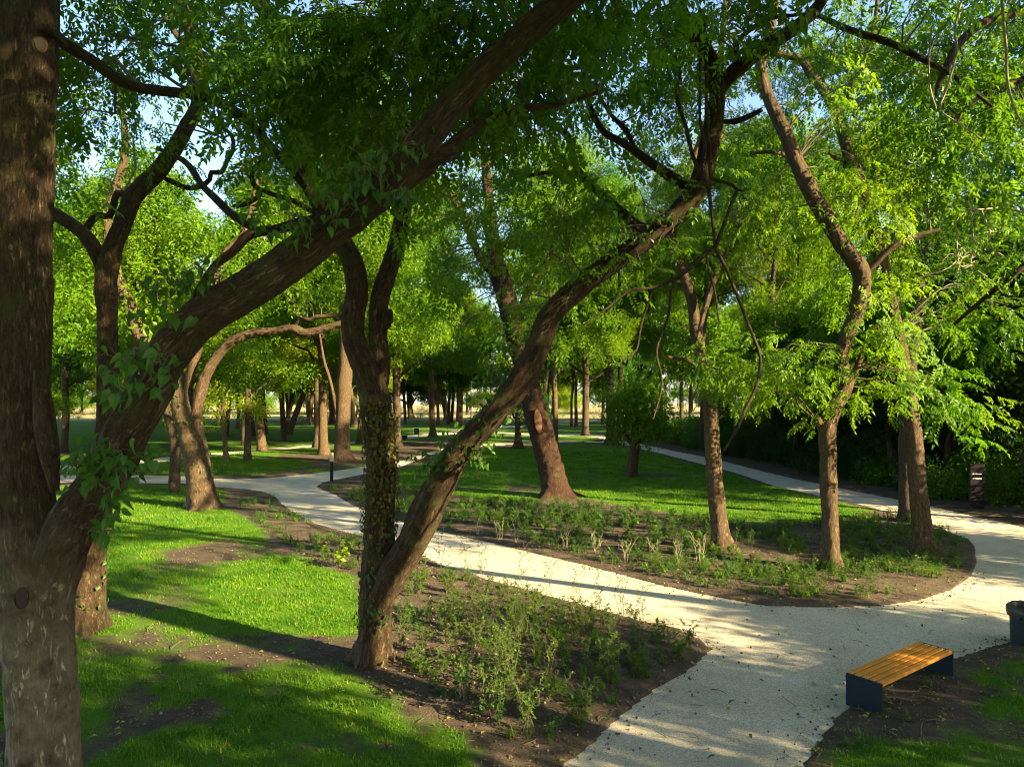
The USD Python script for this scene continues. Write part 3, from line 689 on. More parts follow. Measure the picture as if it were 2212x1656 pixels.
T6_trunk = traced([(1797, 1242, 20, 14.6), (1794, 1180, 17), (1792, 1120, 16), (1789, 1050, 16), (1788, 980, 17), (1786, 920, 18), (1800, 880, 17), (1820, 845, 16), (1826, 815, 15), (1815, 780, 14), (1822, 745, 14), (1843, 690, 16), (1860, 630, 17), (1857, 582, 18), (1820, 530, 17), (1780, 463, 17), (1744, 402, 16), (1719, 347, 15), (1697, 292, 14), (1671, 237, 13), (1649, 183, 12), (1643, 140, 11), (1655, 95, 10), (1668, 37, 9), (1680, -50, 7), (1690, -200, 4, 14)])
T6, T6s = hero('crooked_tree', 'crooked slim tree with an S-bent stem and a knob, right of the plant bed', (T6_trunk[0, 0], 14.6), T6_trunk,
    [traced([(1858, 600, 9, 14.6), (1885, 572, 8), (1905, 552, 7), (1935, 528, 6), (1980, 510, 5), (2030, 495, 3, 14)]),
     traced([(1828, 840, 9, 14.6), (1840, 815, 8), (1850, 795, 6), (1870, 740, 4), (1900, 690, 3, 14.3)]),
     traced([(1716, 350, 5, 14.6), (1680, 330, 4), (1620, 330, 3, 14.4)]),
     traced([(1775, 925, 9, 14.5), (1768, 912, 9), (1764, 902, 7, 14.4)])], BARK_GREY,
    [(1690, 760, 14.5, 90, 50, 1.2, 6), (1760, 830, 14.2, 60, 35, .8, 4), (1900, 700, 14.3, 70, 70, 1.1, 7), (1950, 830, 14.0, 90, 35, 1.0, 6), (2040, 870, 13.8, 50, 18, .6, 3), (1830, 620, 15, 110, 50, 1.2, 5), (1850, 400, 15, 120, 80, 1.8, 9), (1700, 440, 15, 90, 60, 1.4, 5), (1800, 200, 14.6, 110, 90, 1.8, 9), (1650, 840, 14.5, 60, 30, .8, 3)],
    L3(LEAF_MID), 107, per=6, spread=0.38, scale=1.2, sides=36, rough=0.02)
T7_trunk = traced([(1996, 1197, 22, 16.2), (1992, 1150, 19), (1985, 1080, 18), (1977, 1000, 17), (1970, 920, 16), (1962, 840, 14), (1945, 750, 13), (1925, 660, 13), (1900, 550, 13), (1876, 450, 13), (1858, 400, 13), (1839, 350, 13), (1821, 292, 12), (1808, 248, 11), (1785, 204, 10), (1752, 161, 9), (1725, 127, 7), (1664, 113, 5, 16)])
T7, T7s = hero('bare_stem_tree', 'straight rough trunk in front of the twin at the right curve of the path', (T7_trunk[0, 0], 16.2), T7_trunk,
    [traced([(1812, 250, 7, 16.2), (1830, 220, 6), (1842, 180, 6), (1870, 120, 5), (1890, 40, 4), (1900, -80, 3, 15.5)]), traced([(1850, 385, 6, 16.2), (1815, 350, 5), (1790, 330, 3, 16)])], BARK_GREY,
    [(1960, 560, 16.5, 110, 80, 1.8, 8), (2060, 420, 16, 120, 90, 2, 9), (2050, 230, 15.5, 130, 90, 2, 9), (1950, 130, 15.5, 130, 90, 2, 8), (2150, 650, 17, 90, 80, 2, 6)],
    L3(LEAF_NEAR), 108, per=6, spread=0.4, scale=1.25, sides=36, rough=0.022)
T8_trunk = traced([(1957, 1128, 18, 20.5), (1957, 1090, 15), (1956, 1030, 14), (1956, 950, 14), (1960, 850, 12), (1975, 720, 11), (1990, 560, 10), (2000, 380, 8), (1990, 150, 5, 20.5)])
T8, T8s = hero('twin_tree', 'darker trunk standing close behind another at the right path curve', (T8_trunk[0, 0], 20.5), T8_trunk,
    [traced([(1985, 600, 6, 20.5), (2040, 500, 5), (2100, 420, 3, 20)])], BARK_FAR,
    [(2060, 560, 20.5, 110, 90, 2.5, 12), (1950, 330, 20.5, 120, 100, 2.5, 12), (2100, 330, 20.5, 110, 110, 2.5, 14), (1880, 120, 20.5, 110, 90, 2.5, 12), (2050, 60, 20.5, 130, 100, 2.5, 14), (2180, 180, 20.5, 110, 100, 2.5, 12), (1760, 330, 21, 70, 60, 2, 6)],
    [(s, LEAF_DEEP) for s in CLUMPS], 109, per=3, spread=0.55, scale=0.8, sides=28, rough=0.02)


# --- a tree standing right of the frame whose boughs reach into the upper right corner
RT_trunk = np.array([[9.6, 9.2, -.05, .2], [9.5, 9.2, 2.5, .17], [9.3, 9.1, 5.0, .15], [9.0, 9.0, 7.5, .12], [8.9, 9.2, 10.5, .06]])
RT, RTs = hero('corner_tree', 'tree whose trunk stands right of the picture, boughs crossing its upper right corner', (9.6, 9.2), RT_trunk,
    [np.vstack([[9.25, 9.1, 5.6, .08], traced([(2330, -20, 11, 8.6), (2211, 22, 10), (2128, 47, 9), (2073, 91, 8), (2051, 128, 7), (2018, 204, 4, 8.0)])]),
     np.vstack([[9.3, 9.1, 4.6, .07], traced([(2400, 90, 9, 9), (2300, 130, 8), (2211, 170, 6), (2120, 205, 4), (2060, 260, 3, 8.8)])]),
     np.vstack([[9.4, 9.1, 3.4, .07], traced([(2350, 480, 9, 10), (2230, 560, 7), (2130, 640, 5), (2060, 700, 3, 10.5)])])], BARK,
    [(2150, 60, 8.6, 110, 70, 1.0, 10), (2020, 150, 8.6, 90, 70, 1.0, 7), (2190, 250, 9.2, 80, 80, 1.0, 9), (2080, 320, 9.2, 80, 50, 1, 5), (2230, 480, 9.8, 70, 120, 1.2, 9), (2150, 650, 10.5, 60, 40, 1, 4)],
    L3(LEAF_NEAR), 110, per=5, spread=0.35, sides=28, rough=.015)
# ------------------------------------------------------------------ the other trees
def tree(name, label, foot, height, low, rad, m, seed, r0=0.22, path=None, far=False, group=None, nb=8, dens=1.0, bark=BARK_FAR, lean=0.0, sides=14, protos=None, per=3):
    """A whole tree: foot (x, y) or a traced stem that is continued upwards."""
    rng = np.random.default_rng(seed)
    if path is not None and height > 8:
        height, rad, dens, nb = height + 6, rad * 1.2, dens * 0.85, nb + 3
    if path is not None:
        pts = path
        foot = pts[0, :2]
        top = pts[-1]
        d = pts[-1, :3] - pts[-2, :3]; d = d / np.linalg.norm(d) * 0.5 + UP * 0.8; d /= np.linalg.norm(d)
        n = 5
        more = []
        for k in range(1, n + 1):
            z = top[2] + (height - top[2]) * k / n
            c = top[:3] + d * (z - top[2]) / max(d[2], 0.3) + np.array([*rng.normal(0, 0.12 * k, 2), 0])
            more.append([*c[:2], z, top[3] * (1 - 0.85 * k / n)])
        pts = np.vstack([pts, more]) if height > top[2] + 1 else pts
    else:
        n = 6
        az = rng.uniform(0, 6.28)
        pts = []
        for k in range(n + 1):
            u = k / n
            pts.append([foot[0] + lean * u * math.cos(az) * height + rng.normal(0, 0.05 + 0.16 * u), foot[1] + lean * u * math.sin(az) * height + rng.normal(0, 0.05 + 0.16 * u), u * height - 0.05, r0 * (1 - 0.82 * u ** 1.2)])
        pts = np.array(pts)
    pts[0, 2] -= 0.05
    o = np.array([foot[0], foot[1], 0.0])
    t = thing(name, label, 'tree', o, group=group)
    (v, f), bk, qq = tube(pts, sides, 0.3, 0.03, seed % 97, lump=0.1, flare=0.9)
    obj('trunk', (v - o, f), bark, t, smooth=True, bark=bk)
    blobs, limbs, skel = [], [], [qq]
    zs = qq[:, 2]
    for k in range(nb):
        u = (k + 0.5) / nb
        zc = low + (height - low) * (0.12 + 0.85 * u)
        ring = rad * (0.75 * math.sin(math.pi * min(1, 0.28 + 0.72 * u)) ** 0.7 + 0.05)
        az = k * 2.4 + rng.uniform(-0.5, 0.5)
        zi = np.interp(max(low * 0.75, zc - ring * 0.7), zs, np.arange(len(zs)))
        a = qq[int(zi)]
        cc = qq[int(np.interp(zc, zs, np.arange(len(zs))))]
        c = np.array([cc[0] + ring * math.cos(az), cc[1] + ring * math.sin(az), zc])
        rb = rad * rng.uniform(0.38, 0.52)
        lb = curve_between(a[:3], c, a[3] * 0.5, 0.02, rng, 6, 0.05)
        limbs.append(tube(lb, 6, 0.5, cap=False))
        skel.append(limbs[-1][2])
        blobs.append((c, (rb, rb, rb * 0.72), max(4, dens * 15 * rb ** 2 / (3.2 if far else 1.5))))
    blobs.append((qq[-2, :3], (rad * .45, rad * .45, rad * .4), max(4, dens * 10 * (rad * .45) ** 2 / (3.2 if far else 1.5))))
    v, f = join([l[0] for l in limbs])
    obj('limb', (v - o, f), bark, t, smooth=True, bark=np.vstack([l[1] for l in limbs]), kind='stuff')
    pr = protos or [(s, m) for s in (FAR_CLUMPS if far else CLUMPS)]
    crown(t, o, blobs, np.vstack(skel), pr, rng, per, 0.75 if far else 0.5, 1.0, twigs=not far, twig_r=0.012, bmat=TWIG)
    return t


# stems the photograph shows one by one, far left to right
def stem(*p, y):
    return traced(list(p), y, y)


tree('lime_tree', 'slim young tree with bright lime leaves by the far path at left', None, 7.0, 2.6, 1.9, LEAF_LIME, 201, path=stem((490, 997, 6), (486, 960, 5), (484, 920, 5), (480, 885, 4), y=41), nb=7, bark=BARK_GREY)
tree('leaf_tree', 'light brown straight trunk beside the far path behind the slim lime tree', None, 13, 4.2, 3.4, LEAF_LIME, 202, path=stem((567, 974, 11), (562, 930, 9), (557, 870, 9), (553, 800, 8), y=49.5), bark=BARK_GREY)
tree('leaf_tree', 'dark trunk left of the light brown one on the far lawn', None, 14, 5, 3.5, LEAF_MID, 203, path=stem((547, 942, 5), (543, 900, 4.5), (540, 840, 4), y=70))
tree('leaf_tree', 'dark thin trunk half hidden behind the light brown one', None, 14, 5, 3.0, LEAF_MID, 204, path=stem((574, 941, 4), (572, 900, 4), (568, 840, 3.5), y=72))
tree('leaf_tree', 'thinnest dark trunk at the left of the far dark group', None, 14, 5, 3.4, LEAF_DEEP, 205, path=stem((537, 928, 3.5), (536, 890, 3), (535, 850, 3), y=85))
tree('leaning_far_tree', 'dark trunk leaning hard to the right on the far lawn', None, 12, 4.6, 3.4, LEAF_DEEP, 206, path=stem((622, 939, 8), (632, 912, 6.5), (646, 875, 6), (660, 835, 6), y=72.5))
tree('leaning_far_tree', 'straighter partner of the hard leaning dark trunk', None, 13, 4.8, 3.2, LEAF_MID, 207, path=stem((616, 937, 6), (620, 910, 5), (629, 865, 5), (634, 830, 5), y=74))
tree('grey_tree', 'grey furrowed trunk left of the thickest far trunk, ivy tufts on it', None, 15, 5.0, 3.8, LEAF_MID, 208, path=stem((700, 984, 13), (698, 950, 10), (697, 900, 9), (697, 840, 9), y=45.5), bark=BARK_GREY)
tree('grey_tree', 'darker trunk tucked behind the grey furrowed one', None, 14, 5.2, 3.4, LEAF_MID, 209, path=stem((683, 968, 8), (685, 930, 6), (684, 880, 6), (684, 830, 6), y=52.5))
big = tree('thick_tree', 'thickest pale trunk of the far row, forked low with dappled sun on it', None, 17, 6.0, 4.6, LEAF_MID, 210, path=stem((737, 1000, 23), (738, 975, 18), (739, 930, 15.5), (741, 880, 15), (743, 830, 16), (746, 780, 14), y=40.5), bark=BARK_GREY, sides=24, dens=1.2)
side = traced([(731, 905, 5, 40.4), (725, 880, 4), (717, 838, 3.5), (708, 805, 3.5), (700, 780, 3), (690, 720, 2, 40)])
(v, f), bk, _ = tube(side, 8, 0.2, 0.01, 5)
obj('limb', (v - origin(big), f), BARK_GREY, big, smooth=True, bark=bk)
tree('leaf_tree', 'golden leaning trunk between the thickest pale trunk and the ivy stem', None, 13, 4.6, 3.2, LEAF_LIME, 211, path=stem((774, 960, 6), (777, 920, 5), (782, 880, 5), (786, 840, 4), y=57.5), bark=BARK_GREY)
tree('distant_tree', 'squat sunlit trunk with a swollen foot just right of the thickest pale one', None, 13, 5, 4, LEAF_LIME, 212, path=stem((768, 924, 9), (763, 900, 6), (759, 870, 6), y=91), far=True)
tree('distant_tree', 'reddish trunk seen in the gap left of the thickest pale one', None, 14, 5, 4, LEAF_MID, 213, path=stem((717, 916, 6), (717, 890, 6), (716, 860, 6), y=105), far=True, bark=BARK_RED)
tree('distant_tree', 'small straight trunk with a bush at its foot right of the leaning pair', None, 13, 5, 4, LEAF_LIME, 214, path=stem((667, 908, 5), (666, 890, 4), (666, 862, 4), y=123), far=True)
tree('distant_tree', 'thin reddish trunk left of the slim lime tree on the far lawn', None, 13, 4.5, 4, LEAF_LIME, 215, path=stem((469, 920, 4), (471, 900, 3), (471, 878, 3), y=98), far=True)
tree('leaf_tree', 'dark straight trunk directly right of the ivy stem', None, 15, 5.0, 3.8, LEAF_DEEP, 216, path=stem((859, 967, 10), (857, 930, 8), (857, 880, 8), (856, 820, 8), y=53))
tree('leaf_tree', 'tan straight trunk beyond the blue notice board', None, 15, 5.4, 3.6, LEAF_DEEP, 217, path=stem((935, 944, 8), (933, 910, 6), (932, 870, 6), (931, 790, 6), y=68), bark=BARK_GREY)
tree('distant_tree', 'very thin far trunk right of the tan straight one', None, 13, 5, 3.5, LEAF_DEEP, 218, path=stem((946, 919, 4), (946, 890, 3), (945, 860, 3), y=100), far=True)
tree('distant_tree', 'pink-lit far trunk leaning slightly left in the meadow gap', None, 13, 5, 4, LEAF_LIME, 219, path=stem((967, 909, 8), (963, 885, 7), (957, 855, 6), y=123), far=True)
tree('distant_tree', 'dark thin far trunk right of the pink-lit one', None, 13, 5, 3.5, LEAF_MID, 220, path=stem((974, 912, 4), (977, 880, 3.5), (979, 845, 3), y=113), far=True)
tree('distant_tree', 'Y-shaped far trunk left of the tall thin lamp post', None, 14, 5, 4.2, LEAF_MID, 221, path=stem((992, 919, 8), (992, 890, 7), (993, 860, 6.5), (992, 830, 6), y=100), far=True, bark=BARK_GREY)
tree('distant_tree', 'broad low tree over the dark bushes left of the tan trunk', None, 9, 3.0, 5.0, LEAF_DARK, 222, path=stem((888, 903, 7), (885, 880, 6), (884, 858, 6), y=135), far=True)
tree('evergreen', 'squat dark evergreen by the path, bulging foot, behind the long limb', None, 6.2, 1.9, 1.7, LEAF_DARK, 223, path=stem((1119, 970, 11), (1119, 950, 8), (1118, 925, 6), y=51.5), nb=7, dens=1.6)
tree('grey_tree', 'slender grey trunk with a sun spot right of the scarred tree', None, 15, 5.2, 3.6, LEAF_MID, 224, path=stem((1199, 978, 7), (1199, 930, 6), (1199, 880, 5.5), (1196, 800, 5), y=48), bark=BARK_GREY)
tree('leaf_tree', 'ivy-clad dark trunk under the hanging dead branches', None, 16, 6.0, 4.0, LEAF_DEEP, 225, path=stem((1320, 960, 13), (1319, 930, 10), (1316, 830, 9), (1309, 660, 8), y=56.5))
tree('leaf_tree', 'thick dark trunk left of the ivy-clad one at the path junction', None, 14, 5.0, 3.6, LEAF_DEEP, 226, path=stem((1264, 940, 8), (1264, 900, 7), (1265, 820, 7), (1262, 760, 6), y=71))
tree('distant_tree', 'thin dark pair member standing left near the far meadow hedge', None, 12, 5, 3.5, LEAF_DEEP, 227, path=stem((1234, 920, 3), (1234, 895, 2.6), (1234, 865, 2.5), y=97), far=True)
tree('distant_tree', 'thin dark pair member standing right near the far meadow hedge', None, 12, 5, 3.5, LEAF_MID, 228, path=stem((1244, 922, 4), (1244, 895, 3.5), (1243, 860, 3), y=93), far=True)
tree('small_tree', 'small dense round-headed tree with a sawn stub on the central lawn', None, 4.0, 1.75, 1.15, LEAF_MID, 229, path=stem((1363, 1033, 13), (1365, 1010, 11), (1369, 985, 10.5), (1371, 962, 10), (1372, 935, 8), y=32.4), nb=8, dens=1.8, bark=BARK)

# trees beyond, filling the wood behind: (x, y, height, clear stem, crown radius, leaf, far)
rng = np.random.default_rng(55)
back = []
def free(x, y, d):
    return all(math.hypot(x - a, y - b) > d for a, b, *_ in back) and not shapely.contains(PATH.buffer(0.8), shapely.Point(x, y))
for k in range(900):
    yy = rng.uniform(46, 128)
    xx = rng.uniform(-0.86, 0.86) * yy
    if len(back) < 52 and free(xx, yy, 7.0) and not (0.08 * yy < xx < 0.6 * yy and yy < 72) and not (-0.32 * yy < xx < 0.14 * yy and yy < 95 and rng.uniform() < 0.75):
        back.append((xx, yy, rng.uniform(15, 19) if xx < -.25 * yy else rng.uniform(18, 24), rng.uniform(4.5, 6), rng.uniform(3.6, 5.2), rng.choice(4, p=[.4, .25, .25, .1])))
for k, (xx, yy, h, lo, rd, mi) in enumerate(back):
    left = xx < -0.05 * yy
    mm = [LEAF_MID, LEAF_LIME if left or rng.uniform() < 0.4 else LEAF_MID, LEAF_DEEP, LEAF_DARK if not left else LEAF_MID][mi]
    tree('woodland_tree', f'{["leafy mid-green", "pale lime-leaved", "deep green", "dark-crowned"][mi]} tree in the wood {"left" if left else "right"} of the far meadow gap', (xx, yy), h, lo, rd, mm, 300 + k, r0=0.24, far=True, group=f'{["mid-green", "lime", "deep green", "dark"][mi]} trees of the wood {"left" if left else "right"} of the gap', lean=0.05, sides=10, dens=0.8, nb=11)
for k, (xx, yy, h, rd) in enumerate(((13.4, 50, 21, 4.4), (17.2, 45, 21, 4.4), (9.5, 62, 22, 4.6), (25, 50, 22, 4.8), (3, 66, 22, 4.6))):
    back.append((xx, yy))
    tree('bright_tree', 'tall tree with bright yellow-green sunlit crown above the path junction', (xx, yy), h, 10.5 if xx > 5 else 8.0, rd, LEAF_LIME if k % 3 == 0 else LEAF_MID, 370 + k, r0=0.24, group='bright trees above the path junction', lean=0.04, sides=10, nb=12, dens=1.0)
rightwood = []
for k in range(600):
    yy = rng.uniform(19, 52)
    xx = rng.uniform(0.34, 0.98) * yy
    pt = shapely.Point(xx, yy)
    if len(rightwood) < 32 and free(xx, yy, 3.3) and shapely.distance(PATH, pt) > 2.5 and not shapely.contains(island, pt):
        rightwood.append((xx, yy)); back.append((xx, yy))
        ti = int(rng.integers(0, 3))
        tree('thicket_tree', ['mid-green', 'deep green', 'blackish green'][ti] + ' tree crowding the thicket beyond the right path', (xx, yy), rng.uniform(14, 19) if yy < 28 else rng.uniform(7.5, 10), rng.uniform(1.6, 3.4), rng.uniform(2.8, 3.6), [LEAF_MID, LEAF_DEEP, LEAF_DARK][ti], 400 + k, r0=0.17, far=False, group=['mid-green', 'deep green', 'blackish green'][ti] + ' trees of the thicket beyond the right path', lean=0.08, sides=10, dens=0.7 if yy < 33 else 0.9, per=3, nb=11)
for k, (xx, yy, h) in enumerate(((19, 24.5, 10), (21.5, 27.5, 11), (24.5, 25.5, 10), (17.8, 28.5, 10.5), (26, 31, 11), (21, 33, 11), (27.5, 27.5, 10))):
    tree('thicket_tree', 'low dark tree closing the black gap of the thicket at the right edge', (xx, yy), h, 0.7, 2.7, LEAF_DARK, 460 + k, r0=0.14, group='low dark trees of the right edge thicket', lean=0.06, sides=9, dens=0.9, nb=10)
for k, (xx, yy, h) in enumerate(((-13, 27, 12), (-19, 34, 14), (-15.5, 41, 14), (-24, 45, 15), (-29, 38, 14), (-21, 55, 15))):
    tree('meadow_tree', f'{["mid-green", "lime"][k % 2]} tree on the far left lawn, {["nearest", "second nearest", "fourth", "fifth", "third", "farthest"][k]} from the path', (xx, yy), h, 1.5 if k in (1, 3, 4) else 3.6, 3.3, LEAF_LIME if k % 2 else LEAF_MID, 500 + k, r0=0.2, group='trees on the lawn at the far left', lean=0.06, sides=12)


# ------------------------------------------------------------------ shrubs of the thicket
def bush(name, label, c, r, h, m, seed, group=None, n=16):
    rng = np.random.default_rng(seed)
    o = np.array([c[0], c[1], 0.0])
    t = thing(name, label, 'shrub', o, group=group)
    st = []
    for k in range(5):
        a = rng.uniform(0, 6.28)
        b = np.array([math.cos(a) * r * 0.6, math.sin(a) * r * 0.6, h * rng.uniform(0.5, 0.85)])
        st.append(thin(curve_between(np.array([0, 0, -0.05]), b, 0.03, 0.008, rng)))
    obj('stem', join(st), TWIG, t, smooth=True, kind='stuff')
    d = rng.normal(size=(n, 3)); d /= np.linalg.norm(d, axis=1)[:, None]
    pos = d * rng.uniform(0.3, 1, (n, 1)) ** 0.5 * [r, r, h * 0.5] + [0, 0, h * 0.52]
    pos[:, 2] = np.maximum(pos[:, 2], 0.15)
    scatter('foliage', t, [(s, m) for s in BROAD], pos, quats(rng.uniform(0, 6.28, n), rng.normal(0.2, 0.3, n), rng.normal(0, 0.3, n)), rng.uniform(0.8, 1.3, n) * 0.9, rng.integers(0, 2, n))
    return t


edge = np.array([G(px, py) for px, py in outer_right])
k = 0
for row, (off, cnt, hh) in enumerate(((2.0, 24, 1.3), (3.8, 24, 2.0), (5.8, 18, 2.8), (8.0, 16, 3.6))):
    line = shapely.LineString(edge[2:])
    for u in np.linspace(0.02, 0.99, cnt):
        p = line.interpolate(u, normalized=True); p2 = line.interpolate(min(1, u + 0.01), normalized=True)
        d = np.array([p2.x - p.x, p2.y - p.y]) if u < 0.99 else d
        d = d / (np.linalg.norm(d) + 1e-9)
        nrm = np.array([d[1], -d[0]])
        c = np.array([p.x, p.y]) + nrm * (off + rng.uniform(-0.5, 0.5)) * (1 + 0.3 * u)
        h = hh * rng.uniform(0.75, 1.25)
        if np.hypot(*(c - G(2109, 1102) * 0.97)) < 1.9:
            continue
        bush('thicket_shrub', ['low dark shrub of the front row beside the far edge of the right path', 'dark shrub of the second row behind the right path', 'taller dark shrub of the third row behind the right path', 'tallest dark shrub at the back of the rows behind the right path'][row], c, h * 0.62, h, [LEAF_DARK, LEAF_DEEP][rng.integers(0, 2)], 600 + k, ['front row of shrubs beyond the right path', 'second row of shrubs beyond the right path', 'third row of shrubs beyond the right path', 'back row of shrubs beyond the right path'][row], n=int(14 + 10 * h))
        k += 1
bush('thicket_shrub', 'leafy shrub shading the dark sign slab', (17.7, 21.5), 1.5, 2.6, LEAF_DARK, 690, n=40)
for k, (px, py, r, h) in enumerate(((640, 905, 1.2, 1.6), (668, 912, 1.4, 1.8), (700, 906, 1.3, 1.5), (905, 903, 2.0, 2.4), (925, 902, 2.4, 2.8), (860, 905, 2.2, 2.6), *[(q, 904 + (q % 7), 4.0, 3.8) for q in range(-60, 431, 46)], (1085, 905, 2.2, 2.4), (1140, 900, 2.4, 2.6), (1175, 903, 2.4, 2.4), (1215, 900, 2.2, 2.2), (1282, 903, 2.6, 3.0), (1340, 908, 2.6, 3.0), (1365, 925, 2.0, 2.4), (1400, 915, 2.2, 2.8), (1440, 930, 2.0, 2.6))):
    bush('far_bush', 'low dark bush at the edge of the far meadow', G(px, py), r, h, LEAF_DEEP if k % 2 else LEAF_MID, 700 + k, 'low bushes at the far meadow edge', n=26)

# ------------------------------------------------------------------ trees of the same wood just outside the picture (their shade falls into it)
for k, (xx, yy, h, lo, rd, dn) in enumerate(((6.2, -0.6, 13, 5.6, 3.4, 1.0), (9.8, -2.8, 14.5, 7.6, 3.0, .7), (9.4, 2.8, 14, 7.7, 2.8, .9), (16.8, 5.0, 5.2, 1.4, 2.4, .9), (15.2, 2.2, 6.4, 1.8, 2.6, .55), (21.5, 1.0, 7.0, 2.2, 2.8, .9), (12.6, -1.4, 8.0, 2.4, 2.7, .42), (18.2, 12.6, 5.6, 1.5, 2.4, .9), (21.5, 11.0, 6.2, 1.6, 2.4, .9), (16.2, 14.6, 16, 8.5, 2.8, .9), (19.5, 18.5, 17, 9.5, 3.0, .9), (19, -9.5, 15, 5, 4.0, .9), (28, -13, 15, 5, 4.2, .8),
                                            (1, -8, 16, 6, 4.5, 1), (-6, -4, 16, 6, 4.5, 1), (-13, 3, 15, 5, 4.5, 1), (-14, 12, 15, 5, 4.2, .9), (-18, 20, 15, 5, 4.2, .9))):
    tree('shade_tree', 'leafy tree of the wood standing outside the picture', (xx, yy), h, lo, rd, LEAF_MID, 800 + k, r0=0.22, group='trees just outside the picture', lean=0.03, sides=10, dens=dn, nb=9)
# the crowns of the near trees go on above the picture
rng = np.random.default_rng(77)
for t, sk, bl in ((T1, T1s, [((-1.5, 4.5, 9.5), (2.6, 2.2, 1.2), 16), ((1.8, 4.5, 9.8), (2.6, 2.2, 1.2), 18), ((4.2, 5.5, 8.6), (1.8, 1.8, 1.0), 10)]),
                  (T1b, T1bs, [((-5, 10.5, 12.0), (2.4, 2.2, 1.6), 14)]),
                  (T3, T3s, [((-2.5, 9.5, 11.5), (2.6, 2.2, 1.6), 14), ((0.5, 9.5, 11.8), (2.4, 2.2, 1.6), 14), ((3.5, 8, 10.6), (2.6, 2.2, 1.4), 24)]),
                  (T7, T7s, [((9.5, 16, 13.5), (2.4, 2.2, 1.8), 12)])):
    crown(t, origin(t), bl, sk[::3], [(s, LEAF_MID) for s in CLUMPS], rng, 3, 0.45, 0.8)
rng = np.random.default_rng(88)
far_edge_trees = []
for k in range(400):
    xx, yy = rng.uniform(-150, 150), rng.uniform(165, 215)
    if len(far_edge_trees) < 46 and all(math.hypot(xx - a, yy - b) > 9 for a, b in far_edge_trees):
        far_edge_trees.append((xx, yy))
        tree('forest_edge_tree', ['pale lime tree in the wall of wood beyond the meadow', 'mid-green tree in the wall of wood beyond the meadow'][k % 2], (xx, yy), rng.uniform(15, 21), 0.8, 6.0, [LEAF_LIME, LEAF_MID][k % 2], 900 + k, r0=0.3, far=True, group=['lime trees of the far forest edge', 'mid-green trees of the far forest edge'][k % 2], sides=8, nb=8, dens=0.55, per=3)

# ------------------------------------------------------------------ grass, litter and low plants
def blades(seed, n=18, h=0.05, spread=0.10, w=0.0055):
    r = np.random.default_rng(seed)
    v, f = [], []
    for i in range(n):
        a, d = r.uniform(0, 6.28), spread * math.sqrt(r.uniform())
        b = np.array([d * math.cos(a), d * math.sin(a), -0.01])
        yaw, hh = r.uniform(0, 6.28), h * r.uniform(0.55, 1.2)
        s = np.array([math.cos(yaw), math.sin(yaw), 0]) * w
        o = np.array([math.cos(yaw + 1.57), math.sin(yaw + 1.57), 0]) * hh * r.uniform(0.15, 0.75)
        k = len(v)
        v += [b - s, b + s, b + o * 0.35 + UP * hh * 0.6 + s * 0.7, b + o * 0.35 + UP * hh * 0.6 - s * 0.7, b + o + UP * hh * 0.95]
        f += [[k, k + 1, k + 2], [k, k + 2, k + 3], [k + 3, k + 2, k + 4]]
    return np.array(v), np.array(f)


def points_in(x0, x1, y0, y1, n, rng):
    p = np.column_stack([rng.uniform(x0, x1, n), rng.uniform(y0, y1, n)])
    return p


def in_view(p, margin=1.0):
    return (np.abs(p[:, 0]) < p[:, 1] * 0.735 + margin)


def lawn_near(p):
    return GLV[GZ.query(p)[1]]


rng = np.random.default_rng(5)
gp = []
for (x0, x1, y0, y1, dens, sc) in ((-7, 9, 5.8, 12, 85, 1.0), (-11, 9, 12, 20, 55, 1.15), (-16, 14, 20, 30, 22, 1.5), (-22, 17, 30, 48, 8, 2.2)):
    p = points_in(x0, x1, y0, y1, int((x1 - x0) * (y1 - y0) * dens), rng)
    p = p[in_view(p)]
    lw = lawn_near(p)
    ed = shapely.distance(PATH, shapely.points(p[:, 0], p[:, 1]))
    keep = rng.uniform(0, 1, len(p)) < np.maximum(np.clip((lw - 0.28) * 1.9, 0, 1), np.where((ed > .03) & (ed < .6), .10, 0.012))
    keep &= ~shapely.contains(PATH.buffer(0.05), shapely.points(p[:, 0], p[:, 1]))
    p = p[keep]
    gp.append(np.column_stack([p, gz(p), sc * rng.uniform(0.7, 1.3, len(p)) * (0.6 + 0.5 * lw[keep])]))
gp = np.vstack(gp)
n = len(gp)
gr = scatter('lawn_grass', None, [(blades(1), GRASS), (blades(2), GRASS), (blades(3, 20, .04), GRASS), (blades(4, 14, .05), GRASS_DRY)], gp[:, :3], quats(rng.uniform(0, 6.28, n), np.zeros(n), np.zeros(n)), gp[:, 3], rng.choice(4, n, p=[.32, .32, .29, .07]))
tag(gr, 'short green grass growing over the lawns between the paths')

small = [leaf_blade(0.05, 0.026, 0.3, 0.3, 'lance'), leaf_blade(0.07, 0.035, 0.5, 0.2, 'lance')]
stick = (lambda m: m[0])(tube([(0, 0, 0, .004), (.08, .01, .012, .004), (.17, -.01, .0, .002)], 4, .08))
clod = trimesh.creation.icosphere(1, 0.014)
clod = (np.array(clod.vertices) * (1 + 0.5 * (meshkit.noise(np.array(clod.vertices) * 60, 3)[:, None] - 0.5)), np.array(clod.faces))
SOIL_CLOD = plain('soil_clod', (0.075, 0.052, 0.033), 0.95)
PEBBLE = plain('pebble', (0.17, 0.15, 0.12), 0.9)
p = points_in(-8, 10, 5.6, 20, 30000, rng)
p = p[in_view(p, .3)]
onp = shapely.contains(PATH, shapely.points(p[:, 0], p[:, 1]))
dist = shapely.distance(PATH.boundary, shapely.points(p[:, 0], p[:, 1]))
lw = lawn_near(p)
pr = np.where(onp, np.where(dist < 0.22, 0.75, np.where(dist < .5, .14, 0.03)), np.where(lw < 0.4, 0.7, 0.09)) * np.clip(1.35 - p[:, 1] / 18, 0.15, 1)
